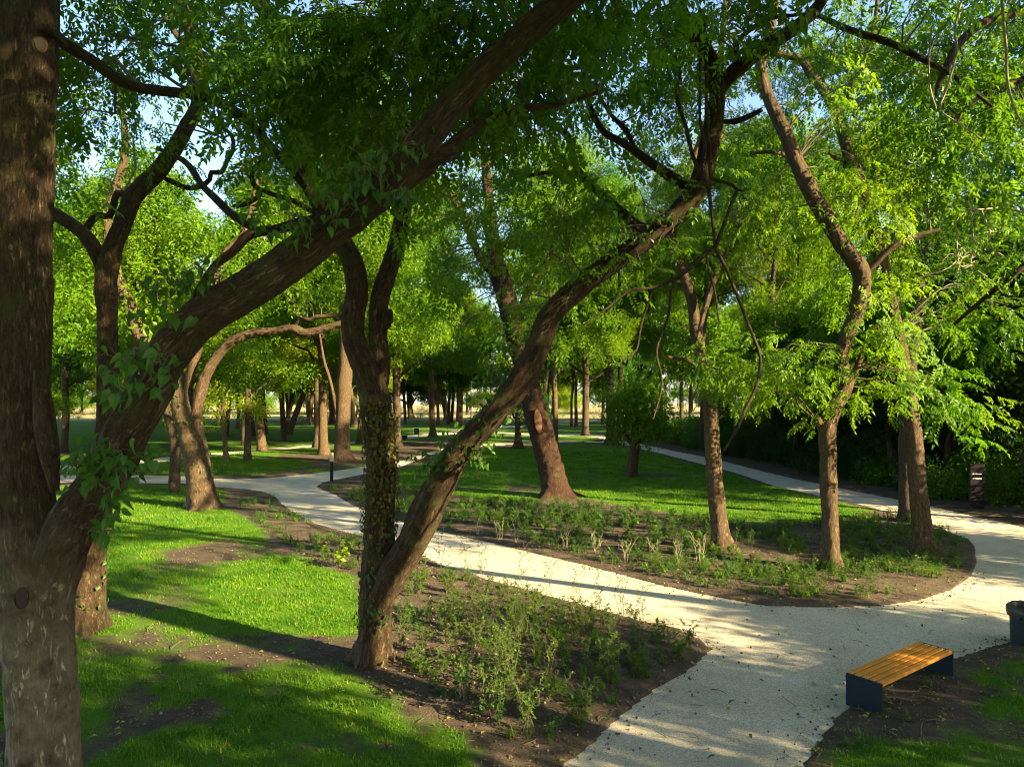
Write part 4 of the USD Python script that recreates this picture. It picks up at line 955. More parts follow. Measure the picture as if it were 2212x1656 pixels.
keep = rng.uniform(0, 1, len(p)) < pr
p, onp, dist = p[keep], onp[keep], dist[keep]
n = len(p)
wh = rng.choice(5, n, p=[.42, .10, .10, .35, .03])
wh[onp & (dist > 0.3)] = rng.choice([0, 2, 3], int((onp & (dist > 0.3)).sum()))
z = np.where(onp, 0.006, gz(p) + 0.006) + (wh < 2) * 0.008
lt = scatter('ground_litter', None, [(small[0], LITTER), (small[1], LITTER_YELLOW), (stick, TWIG), (clod, SOIL_CLOD), (clod, PEBBLE)], np.column_stack([p, z]), quats(rng.uniform(0, 6.28, n), rng.normal(0, .25, n), rng.normal(0, .3, n)), rng.uniform(.5, 1.3, n), wh)
tag(lt, 'dry leaves, twigs, clods and stones scattered over the bare soil')


def rosette(seed, n=12, L=0.09, w=0.045, h=0.12):
    r = np.random.default_rng(seed)
    b = leaf_blade(1, w / L, 0.35, 0.25, 'lance')
    out = []
    for i in range(n):
        u = r.uniform(0, 1)
        R = rot(i * 2.4, -r.uniform(0.1, 1.1) * (0.4 + u), r.normal(0, .3))
        out.append(put(b, R, np.array([r.normal(0, .035), r.normal(0, .035), u * h]), L * r.uniform(.6, 1.2)))
    return join(out)


def feathery(seed, h=0.3, n=46):
    r = np.random.default_rng(seed)
    b = leaf_blade(1, 0.4, 0.3, 0.2, 'quad')
    out = []
    for s in range(5):
        a = r.uniform(0, 6.28); tilt = r.uniform(.1, .5)
        d = np.array([math.cos(a) * math.sin(tilt), math.sin(a) * math.sin(tilt), math.cos(tilt)]) * h * r.uniform(.6, 1.1)
        out.append(thin(np.array([[0, 0, -.02, .003], [*(d * .5), .0025], [*d, .001]])))
        for i in range(n // 5):
            u = r.uniform(.25, 1)
            out.append(put(b, rot(r.uniform(0, 6.28), r.uniform(-.6, .3), 0), d * u, 0.05 * r.uniform(.6, 1.3)))
    return join(out)


bedA = ground_poly([(880, 1245), (1000, 1250), (1150, 1302), (1300, 1348), (1440, 1375), (1505, 1402), (1400, 1480), (1290, 1560), (1180, 1640), (1010, 1560), (930, 1500), (870, 1440), (862, 1330)])
bedA2 = ground_poly([(485, 1075), (585, 1085), (640, 1115), (700, 1150), (780, 1172), (775, 1250), (690, 1222), (600, 1170), (540, 1120)])
bedB = ground_poly([(700, 1055), (850, 1052), (940, 1072), (1180, 1092), (1330, 1100), (1434, 1114), (1540, 1134), (1700, 1140), (1850, 1124), (1941, 1118), (2080, 1165), (2085, 1240), (1980, 1285), (1800, 1300), (1653, 1296), (1544, 1276), (1434, 1252), (1275, 1210), (1056, 1160), (900, 1128), (790, 1092)])
bedD = ground_poly([(1800, 1570), (1850, 1520), (2211, 1400), (2350, 1500), (1900, 1656), (1760, 1656)])
wp = []
for pol, dens, sc in ((bedA, 28, .9), (bedA2, 24, .9), (bedB, 32, 1.0), (bedD, 8, .6)):
    x0, y0, x1, y1 = pol.bounds
    q0 = points_in(x0, x1, y0, y1, int((x1 - x0) * (y1 - y0) * dens), rng)
    q0 = q0[shapely.contains(pol, shapely.points(q0[:, 0], q0[:, 1]))]
    q0 = q0[nz(q0[:, 0], q0[:, 1], 0.9, 21) > 0.44]
    wp.append(np.column_stack([q0, gz(q0), sc * rng.uniform(.5, 1.3, len(q0))]))
wp = np.vstack(wp); n = len(wp)
wd = scatter('ground_cover', None, [(rosette(1), WEED_LEAF), (rosette(2, 16, .07, .04, .16), WEED_LEAF), (feathery(3), WEED_LEAF), (feathery(4, .22, 40), SHRUB_LEAF), (blades(9, 20, .16, .05, .006), GRASS)], wp[:, :3], quats(rng.uniform(0, 6.28, n), rng.normal(0, .1, n), rng.normal(0, .1, n)), wp[:, 3], rng.choice(5, n, p=[.25, .2, .22, .18, .15]))
tag(wd, 'low weeds and seedlings covering the planted beds')


def shrub_parts(seed, h, nst, L, w, lean, leaves):
    r = np.random.default_rng(seed)
    b = leaf_blade(1, w / L, 0.3, 0.2, 'lance')
    st, lf = [], []
    for s in range(nst):
        a = s * 2.4 + r.uniform(-.4, .4); hh = h * r.uniform(.6, 1.05); ln = lean * r.uniform(.4, 1.3)
        e = np.array([math.cos(a) * ln * hh, math.sin(a) * ln * hh, hh])
        c = curve_between(np.array([r.normal(0, .02), r.normal(0, .02), -.05]), e, .0045, .0015, r, 6, 0.02)
        st.append(thin(c))
        lines = [c]
        for k in range(3):
            i = r.integers(2, 5); a2 = r.uniform(0, 6.28)
            c2 = curve_between(c[i, :3], c[i, :3] + np.array([math.cos(a2), math.sin(a2), r.uniform(.5, 1.4)]) * hh * .2, .003, .001, r, 4)
            st.append(thin(c2)); lines.append(c2)
        for ln_ in lines:
            for k in range(leaves):
                u = r.uniform(.3 if ln_ is c else .05, 1) * (len(ln_) - 1)
                i = int(min(u, len(ln_) - 2)); q0 = ln_[i, :3] + (ln_[i + 1, :3] - ln_[i, :3]) * (u - i)
                lf.append(put(b, rot(r.uniform(0, 6.28), r.uniform(-.8, .4), r.normal(0, .4)), q0, L * r.uniform(.6, 1.2)))
    return join(st), join(lf)


def shrub_first(name, label, group, cat, seed, leafm, loc, rz, s, **kw):
    t = thing(name, label, cat, (0, 0, 0), 0, group)
    st, lf = shrub_parts(seed, **kw)
    obj('stem', st, TWIG_PALE if name == 'sunlit_shrub' else TWIG, t, kind='stuff')
    obj('foliage', lf, leafm, t, kind='stuff')
    t.RemoveProperty('xformOp:translate'); t.RemoveProperty('xformOp:rotateZ')
    x = UsdGeom.Xformable(t); x.ClearXformOpOrder()
    m = np.eye(4); m[:3, :3] *= s; m[3, :3] = loc
    x.MakeMatrixXform().Set(Gf.Matrix4d(*m.ravel().tolist()))
    return t


def plant(kind, pts, label=None, group=None, s0=(.8, 1.2)):
    out = []
    for p0 in pts:
        xy = np.asarray(p0[:2]); loc = (xy[0], xy[1], float(gz(xy)[0]))
        nm, lb, gp_, cat, protos, leafm, kws = kind
        k = int(rng.integers(0, len(kws)))
        sc = rng.uniform(*s0)
        lab = p0[2] if len(p0) > 2 else (label or lb)
        if k not in protos:
            t = shrub_first(nm, lab, gp_, cat, 40 + k + 10 * len(nm), leafm, loc, 0, sc, **kws[k])
            protos[k] = t
        else:
            t = copy_of(protos[k], loc, rng.uniform(0, 6.28), sc, lab, gp_)
        if len(p0) > 2:
            t.ClearCustomDataByKey('group')
            t.SetCustomDataByKey('group', gp_)
        out.append(t)
    return out


def random_in(pol, n, dmin):
    out = []
    x0, y0, x1, y1 = pol.bounds
    for _ in range(n * 60):
        c = np.array([rng.uniform(x0, x1), rng.uniform(y0, y1)])
        if len(out) < n and shapely.contains(pol, shapely.Point(*c)) and all(np.hypot(*(c - d[:2])) > dmin for d in out):
            out.append(c)
    return out


bed_kind = ('young_shrub', 'young twiggy shrub with small green leaves in the shaded near bed', 'young shrubs in the near bed', 'shrub', {}, SHRUB_LEAF,
            [dict(h=.55, nst=8, L=.046, w=.024, lean=.35, leaves=15), dict(h=.65, nst=7, L=.05, w=.025, lean=.22, leaves=16), dict(h=.45, nst=9, L=.042, w=.022, lean=.45, leaves=14), dict(h=.7, nst=6, L=.048, w=.025, lean=.3, leaves=17)])
own = [(1065, 1562, 'light green shrub with clustered top leaves nearest the bottom of the bed'), (1136, 1590, 'tall feathery shrub beside the bottom light green one'), (1315, 1478, 'shrub of bare orange stems near the tip of the bed'), (1001, 1524, 'small pale sapling left of the bottom light green shrub'), (1085, 1452, 'bushy upright shrub in the middle of the near bed')]
pts = [(*G(a, b), l) for a, b, l in own]
plant(bed_kind, pts, s0=(1.0, 1.2))
plant(bed_kind, [c for c in random_in(bedA, 62, .42) if all(np.hypot(*(c - np.array(d[:2]))) > .4 for d in pts)], s0=(.5, 1.0))
tall_kind = ('tall_seedling', 'thin dark seedling with sparse leaves at the path edge of the near bed', 'seedlings along the path edge', 'plant', {}, LEAF_DARK,
             [dict(h=.85, nst=2, L=.05, w=.026, lean=.12, leaves=7), dict(h=.75, nst=3, L=.045, w=.024, lean=.18, leaves=6)])
plant(tall_kind, [(*G(a, b),) for a, b in ((1041, 1243), (947, 1224), (1005, 1235), (1129, 1266), (1185, 1284), (1246, 1300), (1297, 1316), (1340, 1330), (1385, 1344))], s0=(.8, 1.15))
lit_kind = ('sunlit_shrub', 'golden sunlit young shrub in the row along the central path', 'sunlit young shrubs along the central path', 'shrub', {}, SHRUB_LEAF,
            [dict(h=.55, nst=6, L=.04, w=.02, lean=.25, leaves=8), dict(h=.5, nst=5, L=.045, w=.022, lean=.4, leaves=9)])
plant(lit_kind, [(*G(a, b),) for a, b in ((1031, 1158), (1078, 1168), (1113, 1175), (1220, 1192), (1286, 1200), (1352, 1220), (1412, 1222), (1463, 1228), (1510, 1222))], s0=(.85, 1.25))
bedL = ground_poly([(955, 1090), (1180, 1094), (1320, 1104), (1440, 1120), (1530, 1150), (1500, 1205), (1380, 1188), (1200, 1150), (1050, 1128)])
laurel_kind = ('glossy_plant', 'upright glossy-leaved evergreen plant in the bed before the central lawn', 'glossy plants before the central lawn', 'plant', {}, WEED_LEAF,
               [dict(h=.38, nst=6, L=.075, w=.032, lean=.3, leaves=7), dict(h=.42, nst=5, L=.07, w=.03, lean=.35, leaves=8)])
plant(laurel_kind, random_in(bedL, 66, .5), s0=(.7, 1.2))
weed_kind = ('bed_weed', 'leafy weed growing among the trunks of the right bed', 'weeds in the right bed', 'plant', {}, WEED_LEAF,
             [dict(h=.4, nst=5, L=.06, w=.03, lean=.4, leaves=7), dict(h=.55, nst=3, L=.05, w=.026, lean=.2, leaves=9)])
plant(weed_kind, random_in(ground_poly([(1440, 1140), (1700, 1150), (1900, 1135), (2070, 1190), (2060, 1250), (1900, 1290), (1650, 1285), (1500, 1255)]), 46, .6), s0=(.5, 1.1))
hyd_kind = ('leafy_plant', 'broad-leaved pale green plant with faded pink flowers beside the ivy tree', None, 'plant', {}, LEAF_LIME, [dict(h=.5, nst=7, L=.13, w=.08, lean=.6, leaves=4)])
hy = plant(hyd_kind, [(*G(735, 1232),)], s0=(1.0, 1.0))[0]
PINK = plain('flower_pink', (0.55, 0.12, 0.4), 0.7)
fl = [put(leaf_blade(.03, .024, .3, .2, 'lance'), rot(a, -.6, 0), np.array([0.35 * math.cos(b) , 0.35 * math.sin(b), .5])) for b in (2.0, 2.8, 3.8) for a in np.linspace(0, 6, 7)]
obj('flower', join(fl), PINK, hy, kind='stuff')
mg_kind = ('flowering_plant', 'small plant with one magenta flower right of the ivy tree foot', None, 'plant', {}, SHRUB_LEAF, [dict(h=.4, nst=4, L=.05, w=.03, lean=.3, leaves=6)])
mg = plant(mg_kind, [(*G(912, 1235),)], s0=(1.0, 1.0))[0]
fl = [put(leaf_blade(.04, .03, .3, .2, 'lance'), rot(a, -.6, 0), np.array([0, 0, .42])) for a in np.linspace(0, 6, 8)]
obj('flower', join(fl), PINK, mg)
# leaves lying on the path, one by one
FALLEN = [leaf_blade(.09, .05, .4, .3, 'heart'), leaf_blade(.07, .035, .6, .25, 'heart')]
for k, (px, py, big_) in enumerate(((1755, 1480, 1), (1705, 1415, 1), (1668, 1424, 0), (1762, 1500, 0), (1585, 1515, 1), (1610, 1522, 0), (1570, 1530, 0), (1543, 1635, 1), (1530, 1622, 0), (1592, 1600, 0), (1620, 1588, 0), (1690, 1556, 0), (1812, 1448, 0), (1870, 1396, 0), (1798, 1420, 0), (2140, 1292, 0), (1990, 1350, 0), (2080, 1340, 0), (1765, 1362, 0), (1695, 1640, 0), (1500, 1592, 0), (1750, 1525, 0), (1640, 1470, 0), (1900, 1330, 0), (1640, 1375, 0), (1560, 1420, 0), (1850, 1360, 0), (1720, 1575, 0))):
    g0 = G(px, py)
    R = rot(rng.uniform(0, 6.28), rng.normal(0, .15), rng.normal(0, .3))
    m_ = put(FALLEN[k % 2], R, np.array([0, 0, 0.02]), 1.25 if big_ else .75)
    t = thing('fallen_leaf', 'small fallen leaf lying on the pale gravel near the bench', 'leaf', (g0[0], g0[1], 0.004), 0, 'fallen leaves on the gravel')
    obj('blade', m_, LEAF_DEEP if k % 3 else LITTER_YELLOW, t)


# ------------------------------------------------------------------ climbers with large leaves, each leaf its own piece
HEART = [leaf_blade(1, .68, .4, .4, 'heart'), leaf_blade(1, .56, .6, .6, 'heart'), leaf_blade(1, .74, .25, .25, 'heart')]


def vine(name, label, spots, size, seed, material=LEAF_VINE):
    """spots rows (px, py, depth, spread px x, spread px y, leaves)."""
    r = np.random.default_rng(seed)
    o = P(*spots[0][:3]); 
    t = thing(name, label, 'climbing plant', o)
    st = []
    for (px, py, y, sx, sy, n) in spots:
        c = P(px, py, y)
        for k in range(int(n * 1.35)):
            a = r.normal(0, .5, 3)
            p = P(px + sx * np.clip(a[0], -1.2, 1.2), py + sy * np.clip(a[1], -1.2, 1.2), y - 0.05 + 0.2 * a[2])
            R = rot(r.uniform(-2.9, -.2) if r.uniform() < .6 else r.uniform(0, 6.28), r.uniform(.2, 1.25), r.normal(0, .75))
            m_ = put(HEART[k % 3], R, p - o, size * r.uniform(.6, 1.2))
            obj('leaf', m_, material, t)
            if k % 2 == 0:
                st.append(thin(curve_between(c + r.normal(0, .06, 3) - o, p - o, .004, .002, r, 5, .15)))
    obj('stem', join(st), TWIG, t, kind='stuff')
    return t


vine('climbing_vine', 'large-leaved vine clump hanging where the huge left trunk sends up its arching limb', [(300, 770, 4.95, 90, 35, 26), (250, 830, 4.9, 60, 45, 24), (350, 800, 4.85, 50, 45, 14), (390, 690, 5.0, 40, 20, 6)], .094, 1)
vine('climbing_vine', 'dark vine clump draped over the crook of the huge left trunk', [(220, 980, 4.95, 70, 40, 26), (250, 1040, 4.95, 50, 50, 24), (180, 1010, 5.05, 40, 40, 14), (330, 985, 5.0, 25, 25, 6), (235, 1110, 4.95, 35, 40, 14), (215, 1150, 4.9, 22, 30, 8)], .098, 2)
vine('climbing_vine', 'vine leaves standing along the top of the mossy arching limb', [(380, 610, 5.3, 70, 40, 26), (460, 600, 5.3, 50, 40, 18), (330, 650, 5.3, 40, 40, 14)], .092, 3)
vine('climbing_vine', 'dense vine clump wrapped round the middle of the mossy arching limb', [(790, 370, 5.0, 80, 60, 40), (730, 430, 5.0, 60, 50, 26), (860, 420, 4.8, 50, 40, 18), (640, 480, 5.0, 70, 40, 22), (880, 300, 5.0, 50, 60, 14), (560, 470, 5.1, 40, 25, 8)], .088, 4)
vine('climbing_vine', 'vine mass hanging from the lower part of the ivy tree long limb', [(1080, 830, 8.9, 60, 50, 60), (1050, 900, 8.9, 50, 50, 50), (1100, 760, 9.0, 50, 30, 30), (990, 960, 8.9, 60, 40, 46), (930, 1000, 8.9, 50, 30, 36), (1030, 990, 8.8, 30, 30, 20), (1150, 720, 9.0, 40, 30, 16)], .09, 5)
vine('climbing_vine', 'dark vine tuft on the upper bend of the ivy tree long limb', [(1380, 500, 8.3, 60, 35, 36), (1320, 540, 8.4, 50, 35, 24), (1440, 470, 8.2, 30, 30, 12)], .09, 6)


def ivy(name, label, sk, z0, z1, n_each, n_more, size, material, seed, face=None):
    r = np.random.default_rng(seed)
    q0 = sk[(sk[:, 2] > z0) & (sk[:, 2] < z1)]
    o = np.array([*q0[0, :2], z0])
    t = thing(name, label, 'climbing plant', o)
    pos, qx, out = [], [], []
    for k in range(n_each + n_more):
        i = r.integers(1, len(q0) - 1)
        tan = q0[i + 1, :3] - q0[i - 1, :3]; tan /= np.linalg.norm(tan)
        az = r.uniform(0, 6.28) if face is None or k >= n_each else r.normal(face, 1.0 if n_more else 0.45)
        d = np.array([math.cos(az), math.sin(az), 0]); d -= tan * (d @ tan); d /= np.linalg.norm(d)
        zz = d * .75 + UP * .35 + r.normal(0, .25, 3); zz /= np.linalg.norm(zz)
        xx = -UP + r.normal(0, .5, 3); xx -= zz * (xx @ zz); xx /= np.linalg.norm(xx)
        R = np.column_stack([xx, np.cross(zz, xx), zz])
        p = q0[i, :3] + d * (q0[i, 3] * 1.04 + r.uniform(.005, .05))
        m_ = put(HEART[k % 3], R, p - o, size * r.uniform(.7, 1.4))
        if k < n_each:
            obj('leaf', m_, material, t)
        else:
            out.append(m_)
    if out:
        obj('foliage', join(out), material, t, kind='stuff')
    return t


ivy('ivy', 'bronze-green ivy sheathing the sunlit stem of the forked ivy tree', T3s[:190], 1.75, 3.65, 290, 420, .055, LEAF_IVY, 31, face=-1.2)
ivy('ivy', 'green ivy creeping up around the fork of the ivy tree', T3s[:190], 0.55, 1.8, 70, 130, .06, LEAF_IVY_GREEN, 32, face=-1.2)
ivy('ivy', 'ivy strip up the side of the stout ridged tree', T2s[:120], 1.2, 4.8, 0, 330, .075, LEAF_IVY_GREEN, 33)
ivy('ivy', 'small ivy patches on the sunlit base of the twisted forked tree', T1bs[:120], 0.1, 1.6, 0, 80, .06, LEAF_IVY_GREEN, 34)
ivy('ivy', 'ivy along the left side of the huge left trunk', T1s[:200], 0.9, 2.9, 80, 0, .06, LEAF_IVY_GREEN, 35, face=-2.9)


# ------------------------------------------------------------------ wounds of the trees
def wound(t, px, py, y, rx, ry, hollow=0.0, tilt=0.0, wood=CUT_WOOD, rim_m=BARK_OLD, nm='knot'):
    o = origin(t)
    c = P(px, py, y)
    fw = -c + np.array([0, 0, EYE]); fw[2] = 0; fw /= np.linalg.norm(fw)
    rt = np.cross(fw, UP) * -1
    ca, sa = math.cos(tilt), math.sin(tilt)
    e1, e2 = rt * ca + UP * sa, UP * ca - rt * sa
    a, b = rx / FOC * y, ry / FOC * y
    ang = np.linspace(0, 2 * np.pi, 25)[:-1]
    ring = [c + e1 * a * math.cos(u) + e2 * b * math.sin(u) for u in ang]
    tb = np.column_stack([np.vstack(ring + ring[:1]), np.full(25, 0.15 * min(a, b))])
    (v, f), bk, _ = tube(tb, 8, .02, 0.004, 3, cap=False)
    k = obj(nm, (v - o, f), rim_m, t, smooth=True, bark=bk)
    wob = 1 + 0.05 * np.sin(ang * 3)
    vv = [c + fw * 0.25 * min(a, b)] + [c + e1 * a * .98 * math.cos(u) * w_ + e2 * b * .98 * math.sin(u) * w_ + fw * .05 * min(a, b) for u, w_ in zip(ang, wob)]
    ff = [[0, i + 1, (i + 1) % 24 + 1] for i in range(24)]
    obj('cut_face', (np.array(vv) - o, np.array(ff)), wood, k, smooth=True)
    if hollow:
        vv = [c + fw * 0.30 * min(a, b)] + [c + e1 * a * hollow * math.cos(u) + e2 * b * hollow * math.sin(u) * 1.2 + fw * .32 * min(a, b) for u in ang]
        obj('hole', (np.array(vv) - o, np.array(ff)), HOLLOW, k)


wound(T1, 88, 98, 5.09, 14, 17, .75, wood=BARK_OLD)
wound(T1, 47, 1290, 5.09, 12, 22, .85, wood=BARK_OLD)
wound(T3, 826, 1088, 9.27, 12, 22, wood=CUT_WOOD)
wound(T3, 942, 1078, 9.2, 14, 15, .6, wood=BARK_OLD)
wound(T4, 1163, 908, 25.22, 9, 27, wood=plain('raw_wood', (0.12, 0.055, 0.028), .9), rim_m=BARK_RED, tilt=.12, nm='scar')


# ------------------------------------------------------------------ dead branches
def dead(name, label, lines, mat_=BARK_FAR):
    lines = [l * [1, 1, 1, .72] for l in lines]
    r0 = lines[0][0]
    o = r0[:3]
    t = thing(name, label, 'branch', o)
    for l in lines:
        (v, f), bk, _ = tube(l, 7, .06, .003, 2)
        obj('bough', (v - o, f), mat_, t, smooth=True, bark=bk)
    return t


dead('dead_branch', 'long bare grey branch hanging in loops from the ivy tree right limb', [
    traced([(1503, -60, 4, 7.4), (1503, 0, 4), (1522, 47, 4), (1512, 110, 4), (1512, 183, 4), (1511, 256, 4), (1522, 314, 5), (1518, 365, 6), (1529, 405, 5), (1540, 486, 5), (1543, 537, 5, 7.3)]),
    traced([(1410, -30, 4, 7.5), (1434, 47, 4), (1470, 73, 5), (1507, 102, 5), (1525, 153, 5), (1525, 256, 5), (1533, 329, 5), (1536, 383, 5), (1569, 394, 5), (1591, 409, 5), (1580, 438, 5), (1562, 486, 5), (1543, 535, 7), (1522, 548, 7), (1463, 599, 6), (1403, 622, 4), (1359, 628, 4), (1312, 664, 3), (1266, 700, 2, 7.2)]),
    traced([(1418, 0, 4, 7.4), (1434, 84, 5), (1468, 146, 5), (1461, 204, 6), (1481, 274, 6), (1496, 336, 6), (1518, 390, 5, 7.4)]),
    traced([(1543, 535, 6, 7.3), (1551, 547, 5), (1573, 591, 5), (1598, 653, 5), (1620, 711, 5), (1638, 755, 5), (1642, 792, 5), (1631, 839, 5), (1606, 890, 5), (1580, 945, 4), (1562, 974, 3, 7.0)]),
    traced([(1525, 548, 4, 7.3), (1530, 580, 3.5), (1543, 627, 3), (1553, 700, 2, 7.2)]),
    traced([(1463, 599, 4, 7.3), (1449, 625, 4), (1443, 682, 4), (1418, 755, 4), (1428, 810, 3), (1427, 846, 3), (1410, 905, 2, 7.1)]),
    traced([(1415, 618, 3, 7.3), (1405, 640, 3), (1385, 700, 3), (1374, 755, 3), (1348, 777, 2, 7.2)]),
    traced([(1591, 409, 3, 7.35), (1605, 412, 3), (1612, 404, 2, 7.3)])])
r_ = np.random.default_rng(12)
lines = [traced([(2085, 452, 2.5, 10), (2120, 452, 2.5), (2165, 447, 2, 10)])]
for x0, y0, x1, y1 in ((2062, 478, 2065, 600), (2103, 478, 2098, 582), (2128, 480, 2162, 570)):
    ln = [(x0 + (x1 - x0) * u + r_.normal(0, 4), y0 + (y1 - y0) * u, 2.6 - 1.4 * u, 10) for u in np.linspace(0, 1, 6)]
    lines.append(traced([(2110 + (x0 - 2110) * .5, 455, 2.4, 10)] + ln))
    for k in range(6):
        u = r_.uniform(.2, .95); bx, by = x0 + (x1 - x0) * u, y0 + (y1 - y0) * u
        sx = r_.choice([-1, 1])
        lines.append(traced([(bx, by, 1.5, 10), (bx + sx * 14, by + r_.uniform(-6, 14), 1.3), (bx + sx * r_.uniform(24, 44), by + r_.uniform(0, 30), .8, 10)]))
dead('dead_twigs', 'sunlit bare twigs dangling before the dark thicket at right', lines, TWIG_PALE)
for k, (lab, ln) in enumerate((('long thin vine hanging from the top edge near the upper right corner', [(2160, -40, 4, 6.5), (2166, 40, 4), (2172, 100, 4), (2176, 180, 4), (2195, 245, 3), (2225, 290, 3, 6.5)]),
                               ('thin vine hanging from the top edge right of the crooked tree', [(2085, -30, 3, 7), (2062, 60, 3), (2066, 110, 3), (2045, 190, 3), (2030, 235, 2), (2060, 260, 2), (2120, 300, 1.5, 7)]),
                               ('thin straight vine dangling beside the crooked tree upper stem', [(2012, 60, 2.5, 7.2), (2006, 130, 2.5), (2008, 190, 2.2), (2022, 235, 1.5, 7.2)]))):
    dead('hanging_vine', lab, [traced(ln)], TWIG_PALE)

# ------------------------------------------------------------------ bench, bin, signs, lamps
NAVY = mat('navy_steel', {'g': ('geometry', {}), 'n': ('noise_texture', {'scale': 60.0, 'detail': 3.0}), 'r': ('map_range', {'to_min': 0.42, 'to_max': 0.62}), 'p': ('principled_bsdf', {'base_color': (0.006, 0.011, 0.016), 'specular_ior_level': 0.15})},
           [('g.position', 'n.vector'), ('n.fac', 'r.value'), ('r.result', 'p.roughness')])
WOODM = mat('bench_wood', {'t': ('texture_coordinate', {}), 'mp': ('mapping', {'scale': (0.8, 18.0, 18.0)}), 'n': ('noise_texture', {'scale': 5.0, 'detail': 6.0, 'roughness': 0.6, 'distortion': 0.4}), 'oi': ('geometry', {}),
            'r': ('rgb_ramp', {'ramp': [(0.25, (0.30, 0.105, 0.010)), (0.55, (0.50, 0.195, 0.016)), (0.8, (0.58, 0.26, 0.03))]}), 'b': ('bump', {'strength': 0.25, 'distance': 0.003}), 'p': ('principled_bsdf', {'roughness': 0.5, 'specular_ior_level': 0.3})},
            [('t.object', 'mp.vector'), ('mp.vector', 'n.vector'), ('n.fac', 'r.fac'), ('r.color', 'p.base_color'), ('n.fac', 'b.height'), ('b.normal', 'p.normal')])
STEEL = plain('bolt_steel', (0.55, 0.55, 0.52), 0.35, metallic=0.9)
BL, BD, BH = 1.858, 0.419, 0.38
bn = thing('park_bench', 'backless bench of five orange wooden slats between dark steel side panels', 'bench', (3.955, 8.295, 0.0), math.degrees(0.6245))
for x0 in (0.0, BL - .03):
    obj('side_panel', box(x0, x0 + .03, -BD, 0, -.12, BH - .006, .004), NAVY, bn)
sw = (BD - 4 * .019) / 5
for i in range(5):
    y1 = -i * (sw + .019)
    sl = obj('slat', box(.032, BL - .032, y1 - sw, y1, BH - .045, BH, .005), WOODM, bn)
    for xx in (.075, BL - .075):
        for yy in (.3, .7):
            cy = trimesh.creation.cylinder(.0075, .006, sections=8); cy.apply_translation([xx, y1 - sw * yy, BH + .002])
            obj('bolt', cy, STEEL, bn)
for xx in (.035, BL - .075):
    obj('bracket', box(xx, xx + .04, -BD + .02, -.02, BH - .056, BH - .047), NAVY, bn)


def lathe(prof, n=32):
    a = np.arange(n) * 2 * np.pi / n
    v = np.array([[r * math.cos(u), r * math.sin(u), z] for r, z in prof for u in a])
    f = []
    for i in range(len(prof) - 1):
        for j in range(n):
            k = (j + 1) % n
            f += [[i * n + j, i * n + k, (i + 1) * n + k], [i * n + j, (i + 1) * n + k, (i + 1) * n + j]]
    return v, np.array(f)


BIN_M = plain('bin_green_grey', (0.008, 0.014, 0.014), 0.6, specular_ior_level=0.2)
BAG_M = plain('bin_bag', (0.014, 0.014, 0.012), 0.38, specular_ior_level=0.4)
bx = np.array([7.68, 10.34])
bi = thing('litter_bin', 'round dark litter bin with a black bag folded over its rim', 'bin', (*bx, 0))
obj('body', lathe([(.02, .0), (.255, 0), (.262, .02), (.275, .50), (.255, .50), (.25, .06)]), BIN_M, bi, smooth=30)
obj('rim', lathe([(.272, .50), (.295, .505), (.298, .53), (.285, .55), (.255, .55), (.25, .50)]), BIN_M, bi, smooth=30)
v, f = lathe([(.22, .40), (.245, .552), (.285, .572), (.315, .54), (.318, .47), (.305, .41)], 48)
an = np.arctan2(v[:, 1], v[:, 0])
wv = (meshkit.noise(np.stack([np.cos(an) * 6, np.sin(an) * 6, v[:, 2] * 12], 1), 4) - .5)
v[:, :2] *= (1 + .07 * wv)[:, None]; v[:, 2] += np.where(v[:, 2] < .5, .09 * wv, .03 * wv)
obj('bag', (v, f), BAG_M, bi, smooth=True)

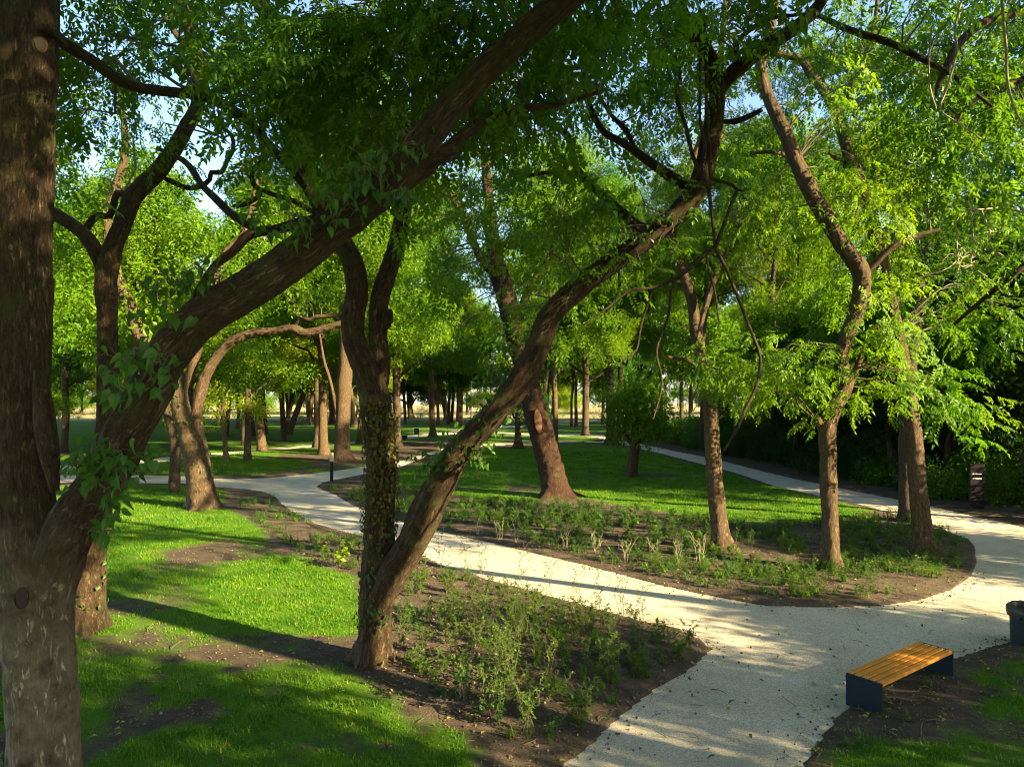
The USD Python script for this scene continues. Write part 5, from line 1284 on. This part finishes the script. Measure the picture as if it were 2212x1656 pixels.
TOTEM_M = plain('sign_dark', (0.010, 0.008, 0.008), 0.7, specular_ior_level=0.15)
MARK_M = plain('sign_mark', (0.62, 0.66, 0.64), 0.6)
tc = G(2109, 1102)
tt = thing('wayfinding_post', 'tall dark sign slab with two white arrows before the thicket', 'sign', (*tc, 0), -14)
obj('slab', box(-.21, .21, -.06, .06, 0, 1.53, .01), TOTEM_M, tt)
for z in (1.20, 1.05):
    ar = [box(-.12, -.075, -.066, -.0615, z + .002, z + .014)]
    ar.append((np.array([[-.15, -.064, z + .008], [-.115, -.064, z + .036], [-.115, -.064, z - .02], [-.15, -.062, z + .008], [-.115, -.062, z + .036], [-.115, -.062, z - .02]]), np.array([[0, 2, 1], [3, 4, 5], [0, 1, 4], [0, 4, 3], [1, 2, 5], [1, 5, 4], [2, 0, 3], [2, 3, 5]])))
    obj('arrow', join(ar), MARK_M, tt)
    obj('text_line', box(-.06, .12, -.066, -.0615, z - .006, z + .022), MARK_M, tt)

HEAD_M = mat('lamp_head', {'p': ('principled_bsdf', {'base_color': (0.62, 0.50, 0.22), 'roughness': 0.35, 'transmission_weight': 0.3})}, [])
bc = G(716, 1040)
bo = thing('bollard_light', 'dark bollard lamp with a ribbed pale yellow head beside the path fork', 'lamp', (*bc, 0))
obj('post', lathe([(.0, 0), (.072, 0), (.072, .90), (.0, .90)], 20), NAVY, bo, smooth=30)
hd = obj('lamp_head', lathe([(.0, .90)] + [(.078 + .008 * (i % 2), .905 + .035 * i) for i in range(11)] + [(.0, 1.27)], 20), HEAD_M, bo, smooth=20)
obj('cap', lathe([(.0, 1.272), (.088, 1.272), (.088, 1.295), (.0, 1.30)], 20), plain('lamp_cap', (.5, .45, .3), .5), bo, smooth=30)
obj('foot_plate', lathe([(.0, .0), (.11, .0), (.11, .012), (.0, .014)], 20), NAVY, bo, smooth=30)
lc = G(1017, 928.5)
lp = thing('lamp_post', 'very slim tall lamp post on the far lawn', 'lamp', (*lc, 0))
obj('post', lathe([(.0, 0), (.11, 0), (.11, .5), (.07, .55), (.055, 5.4), (.0, 5.4)], 12), NAVY, lp, smooth=30)
obj('lantern', lathe([(.0, 5.4), (.12, 5.42), (.16, 5.75), (.2, 5.78), (.05, 5.92), (.0, 5.93)], 12), NAVY, lp, smooth=30)
nb_ = thing('post_bin', 'small dark blue box mounted on a post by the far path', 'bin', (*G(904, 944.5), 0))
obj('post', box(-.03, .03, -.03, .03, 0, .85, .004), NAVY, nb_)
obj('box', box(-.42, -.034, -.14, .14, .36, .86, .02), plain('blue_box', (0.012, 0.05, 0.10), .5), nb_)
obj('lid', box(-.44, -.03, -.16, .16, .862, .89, .008), NAVY, nb_)
cb = thing('low_block', 'low dark block seat beside the post-mounted box on the far path', 'seat', (*G(874, 947.5), 0))
obj('block', box(-.22, .22, -.2, .2, 0, .3, .02), NAVY, cb)
obj('top', box(-.24, .24, -.22, .22, .303, .34, .01), NAVY, cb)
